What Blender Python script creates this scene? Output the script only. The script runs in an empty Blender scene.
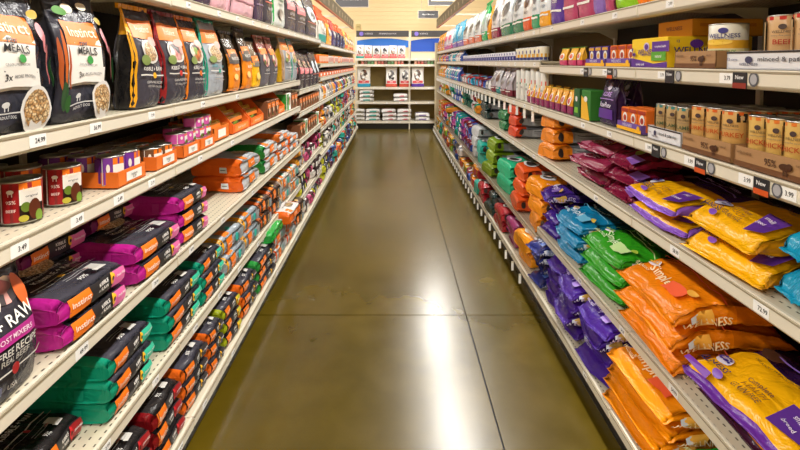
import bpy, math, random
from mathutils import Vector, Matrix, noise
C = bpy.context.scene.collection
SC = bpy.context.scene
PI = math.pi

# ------------------------------------------------------------------ camera
F_PX = 470.0
EYE = 1.58
cam_d = bpy.data.cameras.new('camera'); cam = bpy.data.objects.new('camera', cam_d); C.objects.link(cam)
cam_d.sensor_width = 36; cam_d.lens = F_PX/800*36
PITCH = math.radians(3.0)
cam.location = (0, 0, EYE); cam.rotation_euler = (PI/2-PITCH, 0, 0)
cam_d.shift_x = 6/800.0
cam_d.shift_y = -(225-(62+F_PX*math.tan(PITCH)))/800.0
cam_d.clip_start = .05; cam_d.clip_end = 60
SC.camera = cam
# ------------------------------------------------------------------ light
SC.view_settings.view_transform = 'Standard'; SC.view_settings.look = 'None'
SC.view_settings.gamma = 1; SC.view_settings.use_curve_mapping = False
SC.view_settings.exposure = 0.08
w = bpy.data.worlds.new('store_air'); SC.world = w; w.use_nodes = True
w.node_tree.nodes['Background'].inputs[0].default_value = (1, .93, .82, 1)
w.node_tree.nodes['Background'].inputs[1].default_value = .07
LAMP_ROWS = [(-2.6, 125), (.95, 150), (4.5, 30)]
CEIL = 4.7
def area(name, loc, sx, sy, power, col=(1, .965, .90)):
    l = bpy.data.lights.new(name, 'AREA'); l.shape = 'RECTANGLE'; l.size = sx; l.size_y = sy
    l.energy = power; l.color = col
    o = bpy.data.objects.new(name, l); C.objects.link(o); o.location = loc
    return o
for lx, pw in LAMP_ROWS:
    for ly in (-2.6, .6, 3.8, 7.0, 10.2):
        area('ceiling_lamp_light', (lx, ly, CEIL-.36), .22, 2.4, pw)

# ------------------------------------------------------------------ materials
def lin(c):
    if isinstance(c, str):
        c = [int(c[i:i+2], 16)/255 for i in (0, 2, 4)]
    return tuple((x/12.92 if x <= .04045 else ((x+.055)/1.055)**2.4) for x in c)+(1,)
MATS = {}
def nodes(m):
    m.use_nodes = True; nt = m.node_tree; return nt, nt.nodes['Principled BSDF']
def bump(nt, b, scale, strength, dist=.01, detail=3, coord='Object'):
    tc = nt.nodes.new('ShaderNodeTexCoord'); n = nt.nodes.new('ShaderNodeTexNoise')
    n.inputs['Scale'].default_value = scale; n.inputs['Detail'].default_value = detail
    n.inputs['Distortion'].default_value = .6
    nt.links.new(tc.outputs[coord], n.inputs['Vector'])
    bp = nt.nodes.new('ShaderNodeBump'); bp.inputs['Strength'].default_value = strength; bp.inputs['Distance'].default_value = dist
    nt.links.new(n.outputs[0], bp.inputs['Height']); nt.links.new(bp.outputs[0], b.inputs['Normal'])
def mat(color, kind='film'):
    k = (color, kind)
    if k in MATS: return MATS[k]
    m = bpy.data.materials.new(kind+'_'+str(color)); nt, b = nodes(m)
    b.inputs['Base Color'].default_value = lin(color)
    if kind == 'film':
        b.inputs['Roughness'].default_value = .27; b.inputs['Specular IOR Level'].default_value = .42; bump(nt, b, 14, .9, .016)
    elif kind == 'ink': b.inputs['Roughness'].default_value = .4
    elif kind == 'card': b.inputs['Roughness'].default_value = .6; bump(nt, b, 60, .1, .002)
    elif kind == 'paint': b.inputs['Roughness'].default_value = .38; bump(nt, b, 90, .06, .002)
    elif kind == 'metal': b.inputs['Metallic'].default_value = 1; b.inputs['Roughness'].default_value = .28
    elif kind == 'plastic': b.inputs['Roughness'].default_value = .3
    MATS[k] = m; return m
def art(name, cols, scale, kind='film', bg=None):
    """patches of printed colour: voronoi cells picked from a ramp"""
    k = ('art', name)
    if k in MATS: return MATS[k]
    m = bpy.data.materials.new('print_'+name); nt, b = nodes(m)
    tc = nt.nodes.new('ShaderNodeTexCoord'); v = nt.nodes.new('ShaderNodeTexVoronoi'); v.inputs['Scale'].default_value = scale
    nt.links.new(tc.outputs['Object'], v.inputs['Vector'])
    sep = nt.nodes.new('ShaderNodeSeparateColor'); nt.links.new(v.outputs['Color'], sep.inputs[0])
    r = nt.nodes.new('ShaderNodeValToRGB'); r.color_ramp.interpolation = 'CONSTANT'
    el = r.color_ramp.elements
    while len(el) < len(cols): el.new(.5)
    for i, c in enumerate(cols):
        el[i].position = i/len(cols); el[i].color = lin(c)
    nt.links.new(sep.outputs[0], r.inputs[0])
    mx = nt.nodes.new('ShaderNodeMix'); mx.data_type = 'RGBA'; mx.blend_type = 'MULTIPLY'
    r2 = nt.nodes.new('ShaderNodeValToRGB'); r2.color_ramp.elements[0].position = .35; r2.color_ramp.elements[1].position = .75
    r2.color_ramp.elements[0].color = (1, 1, 1, 1); r2.color_ramp.elements[1].color = (.25, .22, .2, 1)
    mt = nt.nodes.new('ShaderNodeMath'); mt.operation = 'MULTIPLY'; mt.inputs[1].default_value = 1.0
    nt.links.new(v.outputs['Distance'], mt.inputs[0]); nt.links.new(mt.outputs[0], r2.inputs[0])
    mx.inputs[0].default_value = 1
    nt.links.new(r.outputs[0], mx.inputs[6]); nt.links.new(r2.outputs[0], mx.inputs[7])
    nt.links.new(mx.outputs[2], b.inputs['Base Color']); b.inputs['Roughness'].default_value = .38
    MATS[k] = m; return m
KIB = lambda: art('kibble', ['d9b98a', 'c69c66', 'e6cfa4', 'b98c56'], 170)
FOOD = lambda: art('food', ['d8742a', '7a9a3a', 'a8321f', 'e8c8a8', '4a3a2a'], 28)
PINKF = lambda: art('meat', ['e9a7a0', 'c96f6a', '6b7a3a', 'f0d8c0', '3c3436'], 30)
BUSY = lambda: art('fineprint', ['33302f', '4a4644', '8f8a84', '2b2829'], 120)
DOG = lambda: art('dog', ['a5632c', 'f4efe6', '6b3b1c', 'd9b08a', 'ffffff'], 16)
DOGG = lambda: art('grey_dog', ['4a4a50', 'f4f2ee', '9a9aa0', 'dcd8d2', '2a2a2e'], 16)
def M(c):
    if callable(c): return c()
    if isinstance(c, bpy.types.Material): return c
    if ':' in c:
        k, cc = c.split(':'); return mat(cc, k)
    return mat(c, 'film')
INK = lambda c: mat(c, 'ink')

# ------------------------------------------------------------------ mesh helpers
class MB:
    def __init__(s): s.v = []; s.f = []; s.mi = []; s.ms = []; s.sm = []
    def m(s, material):
        if material not in s.ms: s.ms.append(material)
        return s.ms.index(material)
    def add(s, vs, fs, material, smooth=False):
        n = len(s.v); s.v += [tuple(p) for p in vs]; i = s.m(material)
        for f in fs: s.f.append([n+a for a in f]); s.mi.append(i); s.sm.append(smooth)
    def box(s, x0, x1, y0, y1, z0, z1, material, ch=0):
        if ch <= 0:
            vs = [(x, y, z) for x in (x0, x1) for y in (y0, y1) for z in (z0, z1)]
            s.add(vs, [(0, 1, 3, 2), (4, 6, 7, 5), (0, 4, 5, 1), (2, 3, 7, 6), (0, 2, 6, 4), (1, 5, 7, 3)], material)
        else:
            c = ch; vs = []
            for (z, e) in ((z0, c), (z0+c, 0), (z1-c, 0), (z1, c)):
                vs += [(x0+e, y0+e, z), (x1-e, y0+e, z), (x1-e, y1-e, z), (x0+e, y1-e, z)]
            fs = [(3, 2, 1, 0), (12, 13, 14, 15)]
            for k in range(3):
                for i in range(4): a = 4*k+i; b = 4*k+(i+1) % 4; fs.append((a, b, b+4, a+4))
            s.add(vs, fs, material)
    def prism(s, poly, a0, a1, axis, material):
        """poly: list of 2-D points, extruded along axis from a0 to a1"""
        n = len(poly)
        def P(p, a): return {0: (a, p[0], p[1]), 1: (p[0], a, p[1]), 2: (p[0], p[1], a)}[axis]
        vs = [P(p, a0) for p in poly]+[P(p, a1) for p in poly]
        fs = [tuple(range(n)), tuple(range(2*n-1, n-1, -1))]+[(i, i+n, (i+1) % n+n, (i+1) % n) for i in range(n)]
        s.add(vs, fs, material)
    def cyl(s, c, r, h, material, n=24, prof=None):
        prof = prof or [(r, 0), (r, h)]
        vs = []
        for rr, z in prof:
            for i in range(n): a = 2*PI*i/n; vs.append((c[0]+rr*math.cos(a), c[1]+rr*math.sin(a), c[2]+z))
        fs = []
        for k in range(len(prof)-1):
            for i in range(n): fs.append((k*n+i, k*n+(i+1) % n, (k+1)*n+(i+1) % n, (k+1)*n+i))
        s.add(vs, fs, material, True)
        s.add(vs[-n:], [tuple(range(n))], material); s.add(vs[:n], [tuple(range(n-1, -1, -1))], material)
    def build(s, name, parent=None, mtx=None, shade=None):
        me = bpy.data.meshes.new(name)
        vs = s.v if mtx is None else [tuple(mtx @ Vector(p)) for p in s.v]
        me.from_pydata(vs, [], s.f)
        for m_ in s.ms: me.materials.append(m_)
        me.polygons.foreach_set('material_index', s.mi); me.polygons.foreach_set('use_smooth', s.sm)
        me.update()
        o = bpy.data.objects.new(name, me); C.objects.link(o)
        if parent: o.parent = parent
        return o
def empty(name, loc=(0, 0, 0)):
    o = bpy.data.objects.new(name, None); C.objects.link(o); o.location = loc; o.empty_display_size = .1; return o
def tag(o, label, cat, group=None):
    o['label'] = label; o['category'] = cat
    if group: o['group'] = group
    return o
def struct(o): o['kind'] = 'structure'; return o
TXT = {}
def text2d(s):
    if s in TXT: return TXT[s]
    cu = bpy.data.curves.new('lettering', 'FONT'); cu.body = s; cu.size = 1; cu.align_x = 'CENTER'; cu.align_y = 'CENTER'
    cu.resolution_u = 2; cu.offset = .012
    o = bpy.data.objects.new('lettering', cu); C.objects.link(o)
    dg = bpy.context.evaluated_depsgraph_get(); dg.update()
    me = o.evaluated_get(dg).to_mesh()
    r = ([(v.co.x, v.co.y) for v in me.vertices], [tuple(p.vertices) for p in me.polygons])
    o.evaluated_get(dg).to_mesh_clear()
    bpy.data.objects.remove(o); bpy.data.curves.remove(cu)
    TXT[s] = r; return r

# ---- decals: face surfaces give point(p, q, off) with p to the reader's right and q up, in metres from the face centre
def decals(mb, specs, surf, ext):
    """spec: (face,'r',cx,cy,w,h,mat) (face,'e',cx,cy,w,h,mat) (face,'t',text,cx,cy,size,mat[,rot[,xscale]]) (face,'p',[(x,y)..],mat); cx..h are fractions"""
    off = .0014
    for sp in specs:
        face, kind = sp[0], sp[1]; off += .0005
        ex, ey = ext(face)
        if kind == 'r':
            cx, cy, w_, h_, m_ = sp[2:7]
            nx = max(1, int(w_*ex/.025)); ny = max(1, int(h_*ey/.025))
            vs = []; fs = []
            for j in range(ny+1):
                for i in range(nx+1):
                    vs.append(surf(face, cx*ex/2+(i/nx-.5)*w_*ex, cy*ey/2+(j/ny-.5)*h_*ey, off))
            for j in range(ny):
                for i in range(nx): a = j*(nx+1)+i; fs.append((a, a+1, a+nx+2, a+nx+1))
            mb.add(vs, fs, M(m_), True)
        elif kind == 'e':
            cx, cy, w_, h_, m_ = sp[2:7]; n = 16
            vs = [surf(face, cx*ex/2, cy*ey/2, off)]; fs = []
            for k, rr in enumerate((.55, 1)):
                for i in range(n):
                    a = 2*PI*i/n; vs.append(surf(face, cx*ex/2+.5*w_*ex*rr*math.cos(a), cy*ey/2+.5*h_*ey*rr*math.sin(a), off))
            for i in range(n):
                j = (i+1) % n; fs.append((0, 1+i, 1+j)); fs.append((1+i, 1+n+i, 1+n+j, 1+j))
            mb.add(vs, fs, M(m_), True)
        elif kind == 't':
            s, cx, cy, size, m_ = sp[2:7]; rot = math.radians(sp[7]) if len(sp) > 7 else 0; xs = sp[8] if len(sp) > 8 else 1
            vs2, fs = text2d(s); ca, sa = math.cos(rot), math.sin(rot)
            vs = []
            for x, y in vs2:
                x *= size*xs; y *= size
                vs.append(surf(face, cx*ex/2+x*ca-y*sa, cy*ey/2+x*sa+y*ca, off))
            mb.add(vs, fs, INK(m_))
        elif kind == 'p':
            pts, m_ = sp[2:4]
            vs = [surf(face, x*ex/2, y*ey/2, off) for x, y in pts]
            mb.add(vs, [tuple(range(len(vs)))], M(m_))
def paw(face, cx, cy, s, c, ex=1, ey=1):
    """small round emblem with a paw-like ring of petals"""
    return [(face, 'e', cx, cy, s/ex, s/ey, c)]

OR = {
    'standL': Matrix(((0, -1, 0, 0), (1, 0, 0, 0), (0, 0, 1, 0), (0, 0, 0, 1))),
    'standR': Matrix(((0, 1, 0, 0), (-1, 0, 0, 0), (0, 0, 1, 0), (0, 0, 0, 1))),
    'lieL': Matrix(((1, 0, 0, 0), (0, 0, 1, 0), (0, -1, 0, 0), (0, 0, 0, 1))),
    'lieR': Matrix(((-1, 0, 0, 0), (0, 0, -1, 0), (0, -1, 0, 0), (0, 0, 0, 1))),
    'faceL': Matrix(((0, 0, -1, 0), (1, 0, 0, 0), (0, -1, 0, 0), (0, 0, 0, 1))),
    'faceR': Matrix(((0, 0, 1, 0), (-1, 0, 0, 0), (0, -1, 0, 0), (0, 0, 0, 1))),
    'back': Matrix.Identity(4),
}
class Proto: pass
def finish(P, root, mb, W, D, H, orient, name='printed_label'):
    P.root = root; P.kids = list(root.children)
    P.W, P.D, P.H, P.orient = W, D, H, orient
    # footprint in the aisle frame: along = size along the aisle, deep = size into the shelf, tall
    if orient.startswith('stand') or orient == 'back': P.along, P.deep, P.tall = W, D, H
    elif orient.startswith('lie'): P.along, P.deep, P.tall = H, W, D
    else: P.along, P.deep, P.tall = W, H, D
    P.used = False
    PROTOS.append(P)
    return P
PROTOS = []
def bag(W, H, D, shape, orient, color, look, zones=(), dec=(), seed=0, amp=.004, name='pet_food_bag', cat='bag', seal=None, nv=16, back=None):
    pw = 4.5
    def prof(v):
        hw = W/2; hd = D/2; cy = 0.0
        if shape == 'stand':
            if v < .05: k = .86+.14*(v/.05); hw *= .97+.03*v/.05
            elif v < .52: k = 1
            elif v < .9: k = 1-.95*((v-.52)/.38)**1.15
            else: k = .05
            hw *= (1-.03*math.sin(PI*v))
            cy = D*.12*max(0, (v-.9)/.1)+(-.06*D*math.sin(PI*min(1, v*1.6)))
        elif shape == 'block':
            e = min(v, 1-v)/.10
            k = 1 if e >= 1 else .70+.30*math.sqrt(max(0, 1-(1-e)**2))
            hw *= (.94+.06*min(1, e)); k *= (1-.10*max(0, (v-.55)/.45)**1.5)
            cy = (D/2-hd*k)*.9
        else:  # pillow with flat sealed ends
            if v < .045 or v > .955: k = .045; hw *= 1.0
            else:
                t = (v-.045)/.91; k = .05+.95*(math.sin(PI*t))**.42; hw *= 1-.05*math.sin(PI*t)
            cy = (D/2-hd*k)*.55
        return hw, hd*k, cy
    def wob(x, y, z):
        n_ = noise.noise_vector(Vector((x*9+seed*3.1, y*9+seed, z*9-seed*1.7)))
        n2 = noise.noise_vector(Vector((x*26+seed, y*26, z*26)))
        return (n_+n2*.45)*amp*(2.0)
    def P3(face, a, v):
        hw, hd, cy = prof(max(0, min(1, v))); a = max(-.995, min(.995, a))
        c_ = (1-abs(a)**pw)**(1/pw)
        bulge = 1+(.10 if shape != 'stand' else .05)*(1-a*a)
        if face == 'F': p = Vector((hw*a, cy-hd*c_*bulge, H*v))
        elif face == 'B': p = Vector((hw*a, cy+hd*c_, H*v))
        else:
            s = 1 if face == 'R' else -1
            g = 1-(.22*max(0, min(1, (v-.45)/.3)) if shape == 'stand' else 0)*(1-a*a)*(hd/(D/2) > .2)
            p = Vector((s*hw*c_*g, cy+hd*a, H*v))
        return p
    rows = sorted(set([0, .02, .05, .1]+[i/nv for i in range(1, nv)]+[.9, .95, 1]+[z[0] for z in zones]+[z[1] for z in zones]))
    if shape == 'pillow': rows = sorted(set(rows+[.045, .07, .93, .955, .98]))
    rows = [r for i, r in enumerate(rows) if i == 0 or r-rows[i-1] > .004]
    fx = [-.965, -.86, -.68, -.45, -.2, 0, .2, .45, .68, .86, .965]; sy = [-.7, -.35, 0, .35, .7]
    ring = [('F', a) for a in fx]+[('R', a) for a in sy]+[('B', a) for a in fx[::-1]]+[('L', a) for a in sy[::-1]]
    n = len(ring)
    mb = MB(); vs = []
    for v in rows:
        for fc, a in ring:
            p = P3(fc, a, v); vs.append(p+wob(*p))
    mb.v = [tuple(p) for p in vs]
    def zcol(v, fc):
        c = color
        if back and fc == 'B': c = back
        for z in zones:
            if z[0] <= v < z[1] and (z[2] is None or fc in z[2]): c = z[3]
        return c
    for k in range(len(rows)-1):
        vm = (rows[k]+rows[k+1])/2
        for i in range(n):
            j = (i+1) % n; fc = ring[i][0] if ring[i][0] == ring[j][0] else ('F' if 'F' in (ring[i][0], ring[j][0]) else 'B')
            mb.f.append([k*n+i, k*n+j, (k+1)*n+j, (k+1)*n+i]); mb.mi.append(mb.m(M(zcol(vm, fc)))); mb.sm.append(True)
    c0 = M(zcol(0.001, 'E'))
    mb.f.append(list(range(n-1, -1, -1))); mb.mi.append(mb.m(c0)); mb.sm.append(False)
    mb.f.append([(len(rows)-1)*n+i for i in range(n)]); mb.mi.append(mb.m(M(zcol(.999, 'E')))); mb.sm.append(False)
    lie = not (orient.startswith('stand') or orient == 'back')
    T = Matrix.Translation((0, 0, -H/2)) if lie else Matrix.Identity(4)
    up = Matrix.Translation((0, 0, D/2)) if lie else Matrix.Identity(4)
    mtx = up @ OR[orient] @ T
    if name == 'pet_food_bag' and not lie: name = 'standing_food_bag'
    root = mb.build(name, None, mtx)
    def surf(face, p, q, off):
        if face == 'F': v = .5+q/H; hw = prof(max(0, min(1, v)))[0]; pt = P3('F', p/hw, v); nrm = Vector((0, -1, 0))
        elif face in 'RL':
            s = 1 if face == 'R' else -1
            v = .5+s*p/H; hd = D/2
            kk = prof(max(0, min(1, v)))[1]
            pt = P3(face, max(-.7, min(.7, -q/max(kk, .004))), v); nrm = Vector((s, 0, 0))
        else:
            pt = Vector((p, -q+prof(0)[2], 0)); nrm = Vector((0, 0, -1))
        return pt+wob(*pt)+nrm*(off*(1.4 if amp < .0069 else 2.3))
    def ext(face): return {'F': (W, H), 'R': (H, D), 'L': (H, D), 'E': (W, D)}[face]
    if dec:
        db = MB(); decals(db, dec, surf, ext); db.build('printed_label', root, mtx)
    if seal:   # crimped closing strip along the top edge
        sb = MB(); hw, hd, cy = prof(1.0)
        for k in range(10):
            x0 = -hw+2*hw*k/10; x1 = x0+2*hw/10
            sb.box(x0, x1-.001, cy-hd-.004-(.0015 if k % 2 else 0), cy+hd+.003, H*.965, H*1.012, M(seal))
        sb.build('top_seal', root, mtx)
    P = Proto(); P.look = look; P.cat = cat
    return finish(P, root, mb, W, D, H, orient)
def carton(W, H, D, orient, color, look, dec=(), name='carton', cat='box', kind='card'):
    mb = MB(); mb.box(-W/2, W/2, -D/2, D/2, 0, H, mat(color, kind), .002)
    # the flap seam along the top
    root = mb.build(name, None, OR[orient])
    fb = MB(); fb.box(-W/2+.004, W/2-.004, -D/2+.004, -.001, H-.0004, H+.0012, mat(color, kind)); fb.box(-W/2+.004, W/2-.004, .001, D/2-.004, H-.0004, H+.0012, mat(color, kind))
    fb.build('flap', root, OR[orient])
    def surf(face, p, q, off):
        if face == 'F': return Vector((p, -D/2-off, H/2+q))
        if face == 'R': return Vector((D/2*0+W/2+off, p, H/2+q))
        if face == 'L': return Vector((-W/2-off, -p, H/2+q))
        return Vector((p, q, H+off))
    def ext(face): return {'F': (W, H), 'R': (D, H), 'L': (D, H), 'T': (W, D)}[face]
    if dec: db = MB(); decals(db, dec, surf, ext); db.build('printed_label', root, OR[orient])
    P = Proto(); P.look = look; P.cat = cat
    return finish(P, root, mb, W, D, H, orient)
def can(r, h, orient, color, look, dec=(), rim='c9c9c4', band=None, name='food_can', lidc=None):
    mb = MB(); mb.cyl((0, 0, 0), r, h, mat(color, 'plastic'), 24, [(r*.97, .003), (r, .005), (r, h-.005), (r*.97, h-.003)])
    root = mb.build(name, None, OR[orient])
    lb = MB(); metal = mat(lidc or rim, 'plastic' if lidc else 'metal')
    lb.cyl((0, 0, h-.004), r, .005, metal, 24, [(r*.99, 0), (r*1.015, .001), (r*1.015, .004), (r*.95, .0045), (r*.93, .0015), (r*.6, .0012), (r*.58, .0022)])
    lb.build('lid', root, OR[orient])
    bb = MB(); bb.cyl((0, 0, 0), r, .005, metal, 24, [(r*.96, 0), (r*1.012, .0005), (r*1.012, .004), (r*.98, .005)]); bb.build('bottom_rim', root, OR[orient])
    def surf(face, p, q, off):
        a = -PI/2+p/r; z = max(.004, min(h-.004, h/2+q)); return Vector(((r+off)*math.cos(a), (r+off)*math.sin(a), z))
    def ext(face): return (2*PI*r, h)
    if dec: db = MB(); decals(db, dec, surf, ext); db.build('printed_label', root, OR[orient])
    P = Proto(); P.look = look; P.cat = 'can'
    return finish(P, root, mb, 2*r, 2*r, h, orient)
def tray(W, D, h, orient, color, look, dec=(), hb=None, name='display_tray', t=.004, slope=False):
    """open cardboard tray; hb = height of the back; slope = sides cut at a slant"""
    hb = hb or h
    r = empty(name); m_ = mat(color, 'card')
    b = MB(); b.box(-W/2, W/2, -D/2, D/2, 0, t, m_); b.build('tray_bottom', r, OR[orient])
    b = MB(); b.box(-W/2, W/2, -D/2, -D/2+t, 0, h, m_); b.build('front_panel', r, OR[orient])
    b = MB(); b.box(-W/2, W/2, D/2-t, D/2, 0, hb, m_); b.build('back_panel', r, OR[orient])
    if slope: pl = [(-D/2, 0), (D/2, 0), (D/2, hb), (-D*.10, hb), (-D/2, h)]
    else: pl = [(-D/2, 0), (D/2, 0), (D/2, hb), (-D/2, h)]
    for s in (-1, 1):
        b = MB(); x = s*(W/2-t/2); b.prism(pl, x-t/2, x+t/2, 0, m_); b.build('side_panel', r, OR[orient])
    def surf(face, p, q, off):
        if face == 'F': return Vector((p, -D/2-off, h/2+q))
        if face == 'R': return Vector((W/2+off, p, h/2+q))
        return Vector((-W/2-off, -p, h/2+q))
    def ext(face): return {'F': (W, h), 'R': (D, h), 'L': (D, h)}[face]
    if dec: db = MB(); decals(db, dec, surf, ext); db.build('printed_label', r, OR[orient])
    P = Proto(); P.look = look; P.cat = 'tray'
    return finish(P, r, None, W, D, h, orient)

# ------------------------------------------------------------------ placing
PLACED = []      # (object, look, cat, shelf phrase, y, level, n_levels, row)
rnd = random.Random(7)
def put(P, x, y, z, phrase, rz=0, sc=(1, 1, 1), col=None, lev=0, nlev=1, row=0, look=None, tilt=0):
    if not P.used:
        r = P.root; P.used = True; kids = list(r.children)
    else:
        r = P.root.copy(); C.objects.link(r)
        for ch in P.kids:
            c = ch.copy(); C.objects.link(c); c.parent = r
    r.location = (x, y, z); r.rotation_euler = (0, tilt, rz); r.scale = sc
    PLACED.append([r, look or P.look, P.cat, phrase, y if col is None else col, lev, nlev, row])
    return r
LX, RX = .85, .95
def LY(px, X=.87): return F_PX*X/(394-px)
def RY(px, X=.97): return F_PX*X/(px-394)
def onL(P, z, y0, y1, phrase, n=1, X=.865, T=None, jit=.008, yaw=.03, zs=1, fit=True, look=None, over=0, back=0):
    """put P (or a stack of n) on a left shelf between y0 and y1, front at X"""
    y = (y0+y1)/2; f = (y1-y0)*.965/P.along if fit else 1
    axis_y = f
    T = T or P.tall*.985
    for k in range(n):
        sc = (1, axis_y, zs*(T/P.tall if T < P.tall else 1))
        if n > 1 or P.orient[:3] in ('lie', 'fac'): jx = rnd.uniform(-jit, jit); jz = rnd.uniform(-yaw, yaw)
        else: jx = 0; jz = rnd.uniform(-yaw, yaw)*.8
        put(P, -(X+P.deep/2+.002)+jx+over*k, y+rnd.uniform(-.3, .3)*jit, z+k*T, phrase, jz, sc, col=y, lev=k, nlev=n, look=look)
    if back:
        for b in range(1, back+1):
            put(P, -(X+P.deep/2)-b*P.deep*1.06, y, z, phrase, 0, (1, axis_y, 1), col=y, row=b, look=look)
def onR(P, z, y0, y1, phrase, n=1, X=.965, T=None, jit=.008, yaw=.03, zs=1, fit=True, look=None, over=0, back=0):
    y = (y0+y1)/2; f = (y1-y0)*.965/P.along if fit else 1
    T = T or P.tall*.985
    for k in range(n):
        sc = (1, f, zs*(T/P.tall if T < P.tall else 1))
        if n > 1 or P.orient[:3] in ('lie', 'fac'): jx = rnd.uniform(-jit, jit); jz = rnd.uniform(-yaw, yaw)
        else: jx = 0; jz = rnd.uniform(-yaw, yaw)*.8
        put(P, (X+P.deep/2+.002)+jx-over*k, y+rnd.uniform(-.3, .3)*jit, z+k*T, phrase, jz, sc, col=y, lev=k, nlev=n, look=look)
    if back:
        for b in range(1, back+1):
            put(P, (X+P.deep/2)+b*P.deep*1.06, y, z, phrase, 0, (1, f, 1), col=y, row=b, look=look)

# ------------------------------------------------------------------ the setting
def floor_mat():
    m = bpy.data.materials.new('polished_concrete'); nt, b = nodes(m)
    tc = nt.nodes.new('ShaderNodeTexCoord')
    def nz(s, d, dist=.8):
        n = nt.nodes.new('ShaderNodeTexNoise'); n.inputs['Scale'].default_value = s; n.inputs['Detail'].default_value = d
        n.inputs['Distortion'].default_value = dist*.15; nt.links.new(tc.outputs['Object'], n.inputs['Vector']); return n
    n1 = nz(1.3, 4); n2 = nz(7, 3); n3 = nz(120, 2, 0)
    r = nt.nodes.new('ShaderNodeValToRGB'); e = r.color_ramp.elements
    e[0].position = .30; e[0].color = lin('403403'); e[1].position = .72; e[1].color = lin('5f4d0b')
    x = e.new(.5); x.color = lin('504106')
    mx = nt.nodes.new('ShaderNodeMix'); mx.data_type = 'FLOAT'; mx.inputs[0].default_value = .25
    nt.links.new(n1.outputs[0], mx.inputs[2]); nt.links.new(n2.outputs[0], mx.inputs[3]); nt.links.new(mx.outputs[0], r.inputs[0])
    m2 = nt.nodes.new('ShaderNodeMix'); m2.data_type = 'RGBA'; m2.blend_type = 'MULTIPLY'; m2.inputs[0].default_value = .12
    nt.links.new(r.outputs[0], m2.inputs[6]); nt.links.new(n3.outputs[0], m2.inputs[7])
    nt.links.new(m2.outputs[2], b.inputs['Base Color'])
    rr = nt.nodes.new('ShaderNodeMapRange'); rr.inputs[1].default_value = .3; rr.inputs[2].default_value = .7; rr.inputs[3].default_value = .225; rr.inputs[4].default_value = .26
    nt.links.new(n2.outputs[0], rr.inputs[0]); nt.links.new(rr.outputs[0], b.inputs['Roughness'])
    b.inputs['Specular IOR Level'].default_value = .6
    bp = nt.nodes.new('ShaderNodeBump'); bp.inputs['Strength'].default_value = .02; bp.inputs['Distance'].default_value = .0003
    nt.links.new(n2.outputs[0], bp.inputs['Height']); nt.links.new(bp.outputs[0], b.inputs['Normal'])
    return m
FM = floor_mat()
X0, X1, Y0, Y1 = -6.2, 7.0, -4.2, 13.0
b = MB(); b.box(X0, X1, Y0, Y1, -.06, -.012, mat('1c150a', 'card')); fl = struct(b.build('floor'))
xs = [X0, -5.65, -2.6, .45, 3.5, 6.55, X1]; ys = [Y0, -.19, 2.86, 5.91, 8.96, 12.01, Y1]
for i in range(len(xs)-1):
    for j in range(len(ys)-1):
        b = MB(); g = .0035; b.box(xs[i]+g, xs[i+1]-g, ys[j]+g, ys[j+1]-g, -.012, 0, FM); b.build('concrete_slab', fl)
def wall_mat():
    m = bpy.data.materials.new('cream_slat_paint'); nt, b = nodes(m); b.inputs['Roughness'].default_value = .6
    b.inputs['Base Color'].default_value = lin('f1d6a4'); bump(nt, b, 25, .08, .004); return m
WM = wall_mat()
def wallbox(name, *a):
    q = MB(); q.box(*a, WM); return struct(q.build(name))
bw = wallbox('wall_back', X0-.1, X1+.1, Y1+.02, Y1+.15, 0, CEIL)
for k in range(26):   # shallow horizontal boards of the wall face
    z0 = 1.7+k*.115; q = MB(); q.box(X0, X1, Y1, Y1+.021, z0+.0015, z0+.1135, WM); q.build('wall_board', bw)
q = MB(); q.box(X0, X1, Y1, Y1+.021, 0, 1.70, WM); q.build('wall_board', bw)
wallbox('wall_left', X0-.1, X0, Y0, Y1+.02, 0, CEIL); wallbox('wall_right', X1, X1+.1, Y0, Y1+.02, 0, CEIL)
wallbox('wall_front', X0-.1, X1+.1, Y0-.1, Y0, 0, CEIL)
q = MB(); q.box(X0-.1, X1+.1, Y0-.1, Y1+.15, CEIL, CEIL+.1, mat('6d6a62', 'card')); struct(q.build('ceiling'))
ROWN = ['the left shelving', 'the aisle floor', 'the area beyond the right shelving']
ORD0 = ['nearest', 'second', 'middle', 'fourth', 'farthest']
for k, (lx, pw) in enumerate(LAMP_ROWS):     # the strip lamps hang under the ceiling, one housing per light
    for j, ly in enumerate((-2.6, .6, 3.8, 7.0, 10.2)):
        r = empty('ceiling_strip_lamp', (lx, ly, CEIL-.34))
        q = MB(); q.prism([(-.15, 0), (-.11, .08), (.11, .08), (.15, 0), (.14, 0), (.10, .07), (-.10, .07), (-.14, 0)], -1.22, 1.22, 1, mat('e8e4da', 'paint')); q.build('reflector', r)
        q = MB()
        for e in (-1, 1): q.box(-.005, .005, e*.9-.005, e*.9+.005, .08, .34, mat('77736a', 'metal'))
        q.build('hanger', r)
        tag(r, f'white ceiling strip lamp, {ORD0[j]} in the row over {ROWN[k]}', 'lamp', 'ceiling strip lamps')
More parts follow.
